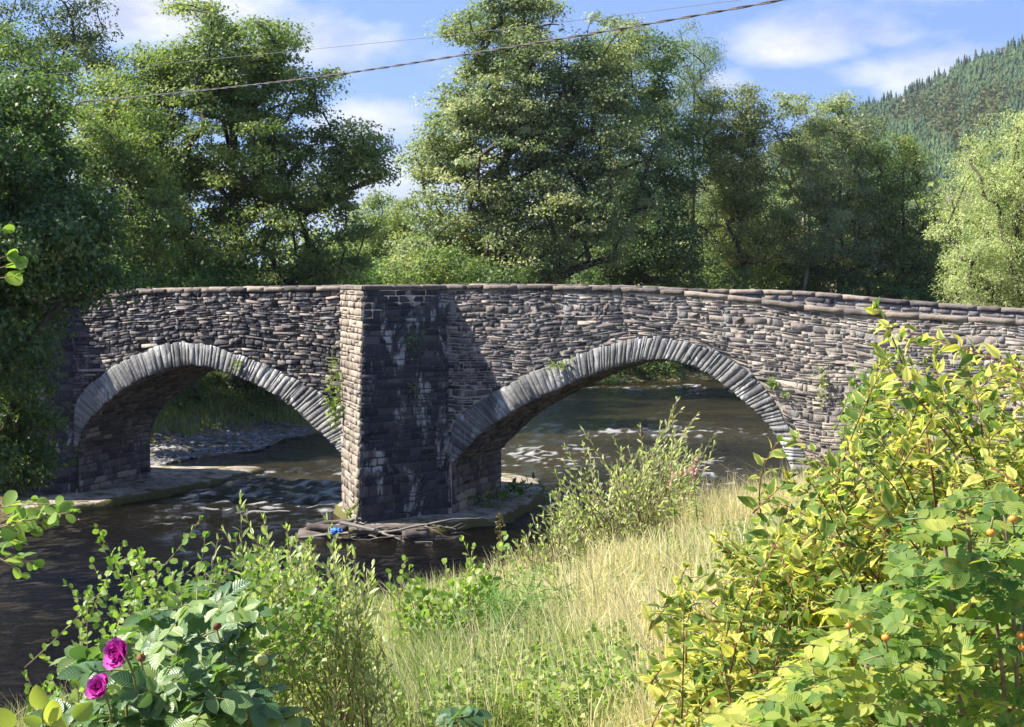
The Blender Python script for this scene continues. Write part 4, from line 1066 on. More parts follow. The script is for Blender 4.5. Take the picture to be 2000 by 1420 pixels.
class Plant:
    def __init__(self, seed): self.rg = np.random.default_rng(seed); self.t = []; self.r = []; self.m = []; self.lv = {}
    def stem(self, pts, r0, r1): self.t.append((np.asarray(pts, float), np.linspace(r0, r1, len(pts))))
    def main(self, pts, r0, r1): self.m.append((np.asarray(pts, float), np.linspace(r0, r1, len(pts))))
    def rib(self, pts, r0, r1): self.r.append((np.asarray(pts, float), np.linspace(r0, r1, len(pts))))
    def leaf(self, key, pos, ax, nrm, size, tint): self.lv.setdefault(key, []).append((np.asarray(pos, float), np.asarray(ax, float), np.asarray(nrm, float), float(size), float(tint)))
    def build(self, name, label, base, mat, stem_mat, tm, n_single=300, cat='shrub', sides=4, rest='foliage', stem_name='stems', mats=None, group=None, bands=4):
        base = np.asarray(base, float)
        t = thing(name, tuple(base), label, cat, group)
        for pth in self.m[:80]:
            link('stem', tubes_mesh('stem', [pth], sides + 1, base), t, stem_mat)
        for nm, ps in (('twigs', self.t), ('leaf_stalks', self.r)):
            if ps: tag(link(nm, tubes_mesh(nm, ps, sides, base), t, M_TWIG_GREEN if nm == 'leaf_stalks' else stem_mat), kind='stuff')
        allv = [(k, l) for k, v in self.lv.items() for l in v]
        if not allv: return t
        P = np.array([l[0] + .4 * l[1] / max(np.linalg.norm(l[1]), 1e-6) * l[3] for _, l in allv]); px, py = pix(P)
        D = np.linalg.norm(P - [0, 0, CAM_H], axis=1); S = np.array([l[3] for _, l in allv])
        face = np.array([abs(np.dot(l[2] / np.linalg.norm(l[2]), (p - [0, 0, CAM_H]) / d)) for (_, l), p, d in zip(allv, P, D)])
        front = (D.max() - D) / max(np.ptp(D), 1e-6)
        w = S / D * (.3 + face) * (.35 + front) * ((px > 2) & (px < 1998) & (py > 2) & (py < 1418))
        order = np.argsort(-w); single = order[:n_single]
        var = {}
        for i in single:
            if w[i] <= 0: continue
            k, (p, a, n, s, ti) = allv[i]; b = min(bands - 1, int(ti * bands)); m = (mats or {}).get(k, mat)
            if (k, b) not in var:
                var[(k, b)] = leaves_mesh('leaf', tm[k], np.zeros((1, 3)), np.array([[0, 1.0, 0]]), np.array([[0, 0, 1.0]]), np.ones(1), np.array([(b + .5) / bands]), smooth=True)
            x, y, nn = frames(a[None], n[None])
            o = link('leaf', var[(k, b)], t, m)
            M = Matrix.Identity(4)
            for r in range(3):
                M[r][0] = x[0][r] * s; M[r][1] = y[0][r] * s; M[r][2] = nn[0][r] * s; M[r][3] = p[r] - base[r]
            o.matrix_basis = M
        rest_i = order[n_single:]
        for k in self.lv:
            idx = [i for i in rest_i if allv[i][0] == k]
            if not idx: continue
            A = [allv[i][1] for i in idx]
            me = leaves_mesh(rest, simple(tm[k]), np.array([l[0] for l in A]), np.array([l[1] for l in A]), np.array([l[2] for l in A]), [l[3] for l in A], np.array([l[4] for l in A]), base, smooth=True)
            tag(link(rest, me, t, (mats or {}).get(k, mat)), kind='stuff')
        return t

UP = np.array([0, 0, 1.0])
def opposite_twig(pl, pts, key, sizes, spacing, start=.25, spread=60, droop=.25, tint=(.5, .2), alt=False, face=None, nup=.8, sd=.35):
    """leaves in pairs (or alternating) along a twig, a whorl at its tip"""
    rg = pl.rg
    s = np.concatenate([[0], np.cumsum(np.linalg.norm(np.diff(pts, axis=0), axis=1))]); Lr = s[-1]
    q = start * Lr; k = rg.integers(0, 4); ti0 = rg.normal(tint[0], tint[1] * .6)
    while q < Lr:
        j = min(int(np.searchsorted(s, q)), len(pts) - 1); j = max(j, 1); fr_ = (q - s[j - 1]) / max(s[j] - s[j - 1], 1e-6)
        p = pts[j - 1] + (pts[j] - pts[j - 1]) * fr_
        d = u1(pts[j] - pts[j - 1]); sd1 = u1(cross1(d, UP) + 1e-6); sd2 = cross1(sd1, d)
        ph = (math.pi / 2) * (k % 2) * .8 + rg.normal(0, .25) if not alt else k * 2.4
        fr = q / Lr
        for sg in ((1, -1) if not alt else (1,)):
            side = (sd1 * math.cos(ph) + sd2 * math.sin(ph)) * sg
            an = math.radians(spread * (1.15 - .55 * fr)) + rg.normal(0, .15)
            ax = u1(d * math.cos(an) + side * math.sin(an) - UP * droop * rg.uniform(.4, 1.4))
            nrm = u1(UP * nup + rg.normal(0, sd, 3) + (face if face is not None else 0))
            pl.leaf(key, p + side * .004, ax, nrm, rg.uniform(*sizes) * (1 - .35 * max(fr - .75, 0) / .25), np.clip(ti0 + rg.normal(0, tint[1]), 0, 1))
        q += spacing * rg.uniform(.75, 1.25); k += 1
    d = u1(pts[-1] - pts[-2])
    for _ in range(3):
        pl.leaf(key, pts[-1], u1(d + rg.normal(0, .3, 3)), u1(UP * .6 + rg.normal(0, .4, 3)), rg.uniform(*sizes) * .7, np.clip(ti0 + rg.normal(0, tint[1]), 0, 1))

def in_poly_px(poly, n, rg):
    poly = np.array(poly, float); lo, hi = poly.min(0), poly.max(0); out = []
    while len(out) < n:
        q = rg.uniform(lo, hi, (n * 3, 2)); q = q[inside(q[:, 0], q[:, 1], poly)]; out += list(q)
    return np.array(out[:n])

M_DOG = leaf_mat('variegated_leaf', [(0.0, (0.10, 0.18, 0.045)), (0.5, (0.20, 0.285, 0.065)), (1.0, (0.40, 0.43, 0.10))], .48, .58, .2, spots=((.30, .17, .06), 22, .55), edge=((0.62, 0.56, 0.14), 1.0), tcol=(1.25, 1.3, .7))
M_ROSE = leaf_mat('rose_leaf', [(0.0, (0.055, 0.115, 0.042)), (0.5, (0.11, 0.19, 0.065)), (1.0, (0.23, 0.31, 0.095))], .34, .36, .55, vein=58.0)
M_ROSE2 = leaf_mat('pale_rose_leaf', [(0.0, (0.07, 0.15, 0.04)), (0.5, (0.19, 0.28, 0.06)), (1.0, (0.46, 0.46, 0.10))], .48, .5, .3, spots=((.42, .30, .06), 15, .5), vein=58.0)
M_ALDER = leaf_mat('alder_leaf', [(0.0, (0.09, 0.165, 0.035)), (0.5, (0.17, 0.27, 0.055)), (1.0, (0.30, 0.38, 0.09))], .45, .42, .4)
M_OSIER = leaf_mat('osier_leaf', [(0.0, (0.18, 0.24, 0.085)), (0.5, (0.33, 0.37, 0.15)), (1.0, (0.52, 0.53, 0.27))], .45, .45, .35)
M_HERB = leaf_mat('herb_leaf', [(0.0, (0.12, 0.2, 0.05)), (0.5, (0.22, 0.30, 0.08)), (1.0, (0.38, 0.40, 0.13))], .4, .5, .3)

def make_dogwood():
    pl = Plant(101); rg = pl.rg
    base = np.array([1.15, 3.75, 4.35])
    poly = [(1700, 640), (1745, 740), (1800, 700), (1900, 720), (2060, 700), (2080, 1420), (1330, 1420), (1290, 1330), (1310, 1200), (1370, 1120), (1440, 1060), (1530, 990), (1545, 905), (1640, 900), (1735, 840), (1720, 760)]
    ends = in_poly_px(poly, 500, rg)
    edge = [(1712, 602), (1735, 640), (1765, 720), (1830, 665), (1880, 700), (1520, 862), (1555, 855), (1505, 978), (1525, 985), (1420, 1048), (1400, 1058), (1340, 1110), (1285, 1198), (1300, 1215), (1272, 1330), (1290, 1310), (1340, 1290), (1990, 700), (1960, 740), (1640, 905), (1690, 820), (1725, 700)]
    ends = [tuple(e) for e in ends] + edge
    for k, (px, py) in enumerate(ends):
        f = (px - 1270) / 730; Y = rg.uniform(3.15, 4.3) if k < 500 else rg.uniform(3.4, 3.9)
        e = np.array(at(px, py, Y))
        Lr = rg.uniform(.28, .5)
        # a twig that rises out of the bush towards its end
        org = e + np.array([rg.uniform(-.14, .36), rg.uniform(-.2, .25), -rg.uniform(.06, .36)]) * (Lr / .4)
        pts = bez(org, (org + e) / 2 + np.array([0, 0, .05 * Lr]) + rg.normal(0, .02, 3), e, 8)
        pl.stem(pts, .0022, .0009)
        opposite_twig(pl, pts, 'v' if k % 3 else 'v2', (.028, .056), .025, .05, 58, .30, (.5, .25), nup=.75, sd=.5)
        if k % 4 == 0: pl.main(bez(base + rg.normal(0, .12, 3) * [1, 1, 0], (base + org) / 2 + [0, 0, .25], org, 9), .0055, .0023)
    tm = {'v': tmpl_point(.25, .25, -.28, .012), 'v2': tmpl_point(.29, .45, -.45, .03)}
    pl.build('dogwood_shrub', 'large bush with yellow-edged variegated leaves on dark red stems', base, M_DOG, M_TWIG_RED, tm, 300)
make_dogwood()

def compound(pl, p, ax, nrm, size, tint, key='r', pairs=3):
    """a rose leaf: leaflets in pairs along a midrib, one at its end"""
    rg = pl.rg; ax = u1(np.asarray(ax, float)); sd = u1(cross1(ax, nrm)); n = cross1(sd, ax)
    Lr = size * (1.15 + .55 * pairs) * .62
    pts = bez(p, p + ax * Lr * .5 + n * .06 * Lr, p + ax * Lr - UP * .12 * Lr, 6)
    pl.rib(pts, .0014, .0008)
    for k in range(pairs):
        f = .38 + .5 * k / max(pairs - 1, 1); q = p + (pts[-1] - p) * f + n * .03 * Lr
        for sg in (1, -1):
            pl.leaf(key, q, u1(sd * sg * .9 + ax * .45 - UP * .1 + rg.normal(0, .12, 3)), u1(n + sd * sg * -.12 + rg.normal(0, .2, 3)), size * rg.uniform(.85, 1.1) * (.85 + .1 * k), np.clip(tint + rg.normal(0, .12), 0, 1))
    pl.leaf(key, pts[-1], u1(ax - UP * .15 + rg.normal(0, .1, 3)), u1(n + rg.normal(0, .15, 3)), size * 1.1, np.clip(tint + rg.normal(0, .12), 0, 1))

M_PETAL = leaf_mat('rose_petal', [(0.0, (0.20, 0.006, 0.12)), (0.6, (0.42, 0.02, 0.27)), (1.0, (0.62, 0.12, 0.46))], .3, .5, .2, tcol=(1.2, .8, 1.1))
M_PINK = leaf_mat('pink_petal', [(0.0, (0.62, 0.16, 0.26)), (1.0, (0.80, 0.35, 0.45))], .3, .5, .2, tcol=(1.2, .8, 1.0))
M_HIP = plain_mat('orange_hip', (0.62, 0.17, 0.02), (0.80, 0.33, 0.05), 40, .3, 0, .5)
M_HIP_GREEN = plain_mat('green_hip', (0.30, 0.36, 0.09), (0.52, 0.52, 0.18), 40, .4, 0, .4)
M_WITHER = plain_mat('withered_flower', (0.12, 0.03, 0.025), (0.30, 0.13, 0.07), 60, .9, 0)

def flower(name, label, c, facing, r, seed, n=22):
    rg = np.random.default_rng(seed); f = unit(np.asarray(facing, float)); a = unit(np.cross(f, UP)); b = np.cross(a, f); c = np.asarray(c, float)
    t = thing(name, tuple(c), label, 'flower')
    V, F, UV = tmpl_round(.60, .55, .40, .10)
    for k in range(n):
        ring = ((k + .5) / n) ** .6; th = k * 2.4 + rg.normal(0, .2); out = a * math.cos(th) + b * math.sin(th)
        ph = 1.45 * ring                                    # from the heart outwards
        ax = u1(out * math.sin(ph) + f * math.cos(ph) + rg.normal(0, .16, 3)); nrm = u1(f * math.sin(ph) - out * math.cos(ph) + rg.normal(0, .2, 3))
        me = leaves_mesh('petal', (V, F, UV), (out * .16 * r * ring)[None], ax[None], nrm[None], np.array([r * (.62 + .42 * ring) * rg.uniform(.85, 1.15)]), np.array([np.clip(.25 + .6 * ring + rg.normal(0, .25), 0, 1)]), smooth=True)
        link('petal', me, t, M_PETAL)
    link('stalk', tubes_mesh('stalk', [(bez(-f * .002, -f * r * .8 - UP * r * .6, -f * r - UP * r * 2.2, 6), np.full(6, .0022))], 5), t, M_TWIG_GREEN)
    return t

def hip(name, label, c, r, mat, seed, down=True, group=None):
    rg = np.random.default_rng(seed); c = np.asarray(c, float)
    t = thing(name, tuple(c), label, 'rose hip', group)
    bm = bmesh.new(); bmesh.ops.create_icosphere(bm, subdivisions=2, radius=r)
    for v in bm.verts: v.co.z *= .88; v.co *= 1 + rg.normal(0, .015)
    for f in bm.faces: f.smooth = True
    me = bpy.data.meshes.new('fruit'); bm.to_mesh(me); bm.free(); link('fruit', me, t, mat)
    n = 5; th = np.arange(n) * 1.256 + rg.random(); s = -1 if down else 1
    ax = np.stack([np.cos(th) * .9, np.sin(th) * .9, np.full(n, s * .6)], -1)
    V = tmpl_thin(.10, .2, -.3)
    for k in range(n):
        link('sepal', leaves_mesh('sepal', V, np.array([[0, 0, s * r * .8]]), ax[k:k + 1], np.array([[0, 0, 1.0]]), np.array([r * 1.9]), np.array([.8]), smooth=True), t, M_HERB)
    link('stalk', tubes_mesh('stalk', [(bez((0, 0, -s * r * .8), (.1 * r, 0, -s * r * 2), (.6 * r, .2 * r, -s * r * 3.4), 5), np.full(5, .0018))], 4), t, M_TWIG_GREEN)

def make_roses():
    # rugosa rose with magenta flowers
    pl = Plant(111); rg = pl.rg; base = np.array([-.62, 3.0, 4.35]); Y0 = 2.75
    poly = [(380, 1160), (470, 1180), (490, 1200), (480, 1260), (520, 1290), (520, 1420), (160, 1420), (200, 1330), (140, 1300), (150, 1270), (230, 1290), (260, 1210), (310, 1190)]
    for (px, py) in in_poly_px(poly, 120, rg):
        Y = rg.uniform(2.5, 3.05); e = np.array(at(px, py, Y)); out = np.array([(px - 360) / 240, -.5, .2]) + rg.normal(0, .4, 3)
        compound(pl, e - unit(out) * .05, out, unit(UP + np.array([-.25, -.55, 0]) + rg.normal(0, .35, 3)), rg.uniform(.029, .043), rg.normal(.55, .28), pairs=2 if rg.random() < .4 else 3)
    for (px, py, n) in [(385, 1165, 3), (345, 1190, 4), (440, 1190, 4), (430, 1320, 4), (300, 1330, 5), (240, 1290, 4), (500, 1330, 4), (360, 1400, 5), (180, 1390, 3), (520, 1390, 4)]:
        top = np.array(at(px, py, 2.75)); pl.main(bez(base + rg.normal(0, .08, 3) * [1, 1, 0], base + (top - base) * .5 + rg.normal(0, .04, 3), top, 8), .0045, .0025)
        for k in range(n): compound(pl, top - UP * .02 * k, np.append(rg.normal(0, 1, 2), .2) + [0, -.5, 0], unit(UP + np.array([-.2, -.6, 0]) + rg.normal(0, .3, 3)), rg.uniform(.034, .046), rg.normal(.4, .2))
    pl.build('rose_bush', 'dark green wrinkled-leaved rose bush carrying magenta flowers', base, M_ROSE, M_TWIG_GREEN, {'r': tmpl_oval(.36, .3, -.18, .014)}, 300)
    flower('rose_flower', 'magenta double rose seen from the side, upper of two on the bush', at(240, 1277, 2.42), (-.6, -.6, .35), .025, 3, 30)
    flower('rose_flower', 'magenta double rose, lower and smaller of two on the bush', at(200, 1348, 2.42), (-.45, -.6, .5), .021, 4, 26)
    for i, (px, py, m, lab) in enumerate([(424, 1222, M_WITHER, 'withered brown rose head high on the flowering rose bush'), (276, 1285, M_WITHER, 'small withered brown head just behind the upper magenta rose'),
                                          (510, 1288, M_HIP_GREEN, 'pale green rose hip on the side of the flowering bush'), (470, 1400, M_HIP_GREEN, 'pale green rose hip at the lower edge of the flowering bush')]):
        hip('rose_hip', lab, at(px, py, 2.58), .008 if m is M_WITHER else .012, m, 30 + i, False, group='rose hips')
    # pale rose thicket with orange hips
    pl = Plant(112); rg = pl.rg; base = np.array([.86, 2.7, 4.3])
    poly = [(1800, 980), (1900, 960), (2060, 960), (2060, 1440), (1380, 1440), (1400, 1390), (1500, 1330), (1560, 1270), (1640, 1180), (1740, 1120), (1770, 1040)]
    for (px, py) in in_poly_px(poly, 400, rg):
        Y = rg.uniform(2.35, 3.0); e = np.array(at(px, py, Y)); out = np.append(rg.normal(0, 1, 2), .15) + [-.2, -.3, 0]
        compound(pl, e - unit(out) * .05, out, unit(UP + np.array([-.25, -.5, 0]) + rg.normal(0, .35, 3)), rg.uniform(.020, .036), np.clip(rg.normal(.42 + .2 * (py > 1250) * (px < 1800), .28), 0, 1), pairs=3)
    for (px, py, bx) in [(1835, 985, 1880), (1890, 1010, 1905), (1940, 1180, 1965), (1960, 1000, 1990), (1780, 1290, 1800), (1760, 1190, 1830), (1690, 1300, 1790)]:
        top = np.array(at(px, py, 2.62)); b = np.array(at(bx, 1440, 2.7)); pl.main(bez(b, (b + top) / 2 + [.01, 0, 0], top, 8), .0048, .0035)
    pl.build('rose_thicket', 'pale green rose thicket with straight thorny stems and orange hips', base, M_ROSE2, M_TWIG_BROWN, {'r': tmpl_oval(.34, .25, -.18, .012)}, 300)
    spots = [(1935, 1040, 'orange rose hip hanging under the upper leaves of the pale thicket'), (1978, 1013, 'orange rose hip beside the picture edge, highest of the thicket'), (1994, 1240, 'ripe red-orange rose hip, upper of a touching pair'), (1997, 1264, 'ripe red-orange rose hip, lower of a touching pair'), (1730, 1245, 'large orange rose hip in the middle of the pale thicket'), (1658, 1222, 'small pinkish orange rose hip half hidden by leaves')]
    for i, (px, py, lab) in enumerate(spots): hip('rose_hip', lab, at(px, py, 2.36), .0070 if i != 5 else .0055, M_HIP, 40 + i, i in (0, 2), group='rose hips')
    # low rose shoots at the bottom edge
    pl = Plant(113); rg = pl.rg; base = np.array([-.33, 2.6, 4.3])
    for (px, py) in [(870, 1408), (885, 1412), (850, 1418), (905, 1420)]:
        compound(pl, np.array(at(px, py, 2.5)), np.append(rg.normal(0, 1, 2), .3), unit(UP + [0, -.7, 0]), .03, .2)
    pl.stem(bez(base + [.2, 0, 0], base + [.22, 0, .4], at(872, 1412, 2.5), 6), .003, .002)
    pl.build('rose_shoot', 'tip of a dark rose shoot poking up at the bottom of the grass', base + [.2, 0, 0], M_ROSE, M_TWIG_GREEN, {'r': tmpl_oval(.36, .3, -.18)}, 60)
    pl = Plant(114); rg = pl.rg; base = np.array([-.85, 2.45, 4.3])
    for (px, py, sx) in [(85, 1400, 0), (120, 1412, .6), (60, 1425, -.6), (95, 1425, .2)]:
        compound(pl, np.array(at(px, py + 25, 2.45)), np.array([sx, -.2, .9]), unit(UP * .3 + [.2, -1, 0]), .04, .75, pairs=1)
    pl.stem(bez(base, base + [0, 0, .4], at(92, 1445, 2.45), 6), .003, .002)
    pl.build('rose_shoot', 'bright young rose leaf at the bottom corner beside the water', base, M_ROSE2, M_TWIG_GREEN, {'r': tmpl_oval(.34, .25, -.1)}, 60)
make_roses()

def bush(name, label, seed, base, poly, n, Y, key, sizes, spacing, tm, mat, smat, Lr=(.35, .7), spread=55, tint=(.5, .2), edge=(), trunk=True, n_single=300, upness=.7, alt=True, start=.1, cat='shrub', droop=.15, edgeL=None):
    pl = Plant(seed); rg = pl.rg; base = np.asarray(base, float)
    pts_ = list(in_poly_px(poly, n, rg)); k0 = len(pts_); pts_ += list(edge)
    for k, (px, py) in enumerate(pts_):
        e = np.array(at(px, py, rg.uniform(*Y))); L_ = rg.uniform(*Lr) * (1.25 if k >= k0 else 1)
        dirn = unit(np.array([(e[0] - base[0]) * .6, (e[1] - base[1]) * .3, upness]) + rg.normal(0, .25, 3)); o = e - dirn * L_
        tw = bez(o, (o + e) / 2 + rg.normal(0, .06 * L_, 3), e, 8); pl.stem(tw, .0016 * (e[1] / 4), .0007 * (e[1] / 4))
        opposite_twig(pl, tw, key, sizes, spacing, start, spread, droop, tint, alt=alt, sd=.5, nup=.55, face=np.array([-.25, -.25, 0]))
        if trunk and k % 4 == 0: pl.main(bez(base + rg.normal(0, .1, 3) * [1, 1, 0], (base + o) / 2 + [0, 0, .1], o, 7), .0035 * (e[1] / 4), .0017 * (e[1] / 4))
    return pl.build(name, label, base, mat, smat, {key: tm}, n_single, cat)

def make_bushes():
    # alder sapling over the water
    bush('alder_shrub', 'bright round-leaved alder sapling spreading over the dark water', 121, (-1.9, 8.0, gz(-1.9, 8.0)),
         [(215, 1060), (280, 1080), (330, 1110), (420, 1090), (520, 1060), (620, 1100), (660, 1150), (640, 1290), (500, 1420), (100, 1420), (60, 1330), (130, 1270), (260, 1230), (300, 1200), (150, 1160), (230, 1130)], 260, (7.2, 8.6), 'a', (.030, .052), .033, tmpl_round(.46, .22, -.12, .012), M_ALDER, M_TWIG_BROWN,
         edge=[(190, 1030), (195, 1060), (240, 1065), (275, 1080), (130, 1140), (150, 1165), (160, 1190), (390, 1015), (400, 1050), (460, 1050), (560, 1060), (50, 1320), (55, 1350), (95, 1290), (60, 1370), (100, 1330), (330, 1120), (180, 1100), (210, 1140), (600, 1060)], Lr=(.3, .65))
    bush('willow_shrub', 'narrow-leaved willow stems rising beside the alder sapling at the water edge', 122, (-1.0, 9.0, gz(-1.0, 9.0)),
         [(470, 1070), (580, 1050), (700, 1080), (735, 1130), (760, 1230), (740, 1340), (620, 1400), (520, 1300)], 190, (8.2, 9.6), 'w', (.05, .085), .032, tmpl_thin(.16), M_OSIER, M_TWIG_BROWN,
         edge=[(470, 975), (478, 1000), (440, 1040), (515, 1015), (520, 1040), (640, 1020), (655, 1060), (728, 1105), (690, 1080), (560, 1030), (425, 1055)], Lr=(.4, .8), spread=40, upness=1.3)
    # shrubs in the middle of the bank edge
    bush('sallow_shrub', 'small twiggy shrub with pale clustered leaves at the bank edge below the pier', 123, (-.7, 15.5, gz(-.7, 15.5)),
         [(770, 1180), (810, 1120), (860, 1160), (920, 1100), (960, 1120), (980, 1200), (900, 1290), (780, 1280)], 130, (14.8, 16.2), 's', (.06, .10), .055, tmpl_round(.42, .2, -.1), M_ALDER, M_TWIG_BROWN,
         edge=[(790, 1095), (800, 1110), (905, 1055), (925, 1070), (870, 1100), (940, 1110), (760, 1120), (770, 1160), (985, 1045)], Lr=(.35, .75), tint=(.75, .18), upness=1.0)
    bush('osier_shrub', 'tall grey-green osier thicket on the bank in front of the near arch', 124, (2.2, 27.5, gz(2.2, 27.5)),
         [(1330, 830), (1380, 880), (1370, 960), (1330, 1030), (1200, 1080), (1080, 1060), (1060, 980), (1110, 930), (1180, 920), (1230, 870), (1290, 850)], 300, (25.5, 29), 'o', (.09, .16), .075, tmpl_thin(.15), M_OSIER, M_TWIG_BROWN,
         edge=[(1322, 782), (1330, 800), (1312, 810), (1360, 812), (1395, 850), (1137, 835), (1140, 870), (1150, 880), (1105, 875), (1100, 900), (1200, 860), (1250, 835), (1085, 925), (1395, 870), (1160, 905), (1215, 880), (1060, 990), (1290, 830)], Lr=(.7, 1.5), spread=38, upness=1.4, tint=(.55, .25))
    bush('osier_shrub', 'low twiggy osier growing from the water edge beside the pier footing', 125, (.9, 25, gz(.9, 25)),
         [(1060, 1000), (1120, 980), (1160, 1040), (1130, 1110), (1020, 1120), (980, 1090)], 90, (24, 26), 'o', (.09, .15), .08, tmpl_thin(.16), M_OSIER, M_TWIG_BROWN, edge=[(1040, 1010), (1075, 970), (1010, 1060), (985, 1080), (965, 1075)], Lr=(.5, 1.0), spread=40, upness=1.2, n_single=200)
    # leafy herbs in front of the right-hand wall
    bush('nettle_plant', 'bright green upright nettles against the wall beyond the variegated bush', 126, (5.6, 26, gz(5.6, 26)),
         [(1660, 740), (1720, 720), (1760, 790), (1760, 860), (1690, 870), (1655, 800)], 70, (25, 27), 'n', (.14, .24), .12, tmpl_point(.24), M_HERB, M_TWIG_GREEN, edge=[(1668, 725), (1700, 730), (1745, 770), (1650, 790)], Lr=(.5, .9), spread=65, upness=1.2, n_single=150, cat='plant')
    # branch hanging in from the side
    pl = Plant(127); rg = pl.rg; base = np.array([-2.3, 5.2, 5.3])
    for (px, py, ox, oy) in [(140, 1000, -60, 1050), (110, 985, -60, 1030), (60, 975, -60, 1020), (65, 1100, -60, 1060), (45, 1120, -50, 1070), (20, 1000, -70, 1040), (35, 1060, -60, 1040), (100, 1010, -40, 1040), (80, 1020, -60, 1010), (125, 985, -50, 1000), (30, 1085, -60, 1100), (60, 1040, -60, 1060)]:
        e = np.array(at(px, py, rg.uniform(4.9, 5.4))); o = np.array(at(ox, oy, 5.2)); tw = bez(o, (o + e) / 2 + [0, 0, .02], e, 8); pl.main(tw, .003, .0012)
        opposite_twig(pl, tw, 'h', (.040, .062), .034, .1, 60, .2, (.6, .22), alt=True, sd=.45, nup=.6, face=np.array([0, -.4, 0]))
    pl.build('hazel_branch', 'leafy hazel branch reaching in from the side over the dark water', base, M_ALDER, M_TWIG_BROWN, {'h': tmpl_round(.42, .2, -.12, .01)}, 200, 'branch')
    pl = Plant(128); rg = pl.rg; base = np.array([-2.1, 5.4, 6.2])
    for (px, py, ox, oy) in [(30, 515, -60, 540), (25, 540, -60, 550), (5, 450, -70, 480), (15, 500, -60, 520)]:
        e = np.array(at(px, py, 5.4)); o = np.array(at(ox, oy, 5.4)); tw = bez(o, (o + e) / 2, e, 6); pl.main(tw, .003, .0012)
        opposite_twig(pl, tw, 'h', (.05, .075), .05, .25, 55, .1, (.75, .15), alt=True, sd=.4, nup=.5, face=np.array([0, -.4, 0]))
    pl.build('hazel_branch', 'sunlit hazel twig tip at the edge against the dark tree', base, M_ALDER, M_TWIG_BROWN, {'h': tmpl_round(.40, .2, -.12, .01)}, 100, 'branch')
make_bushes()

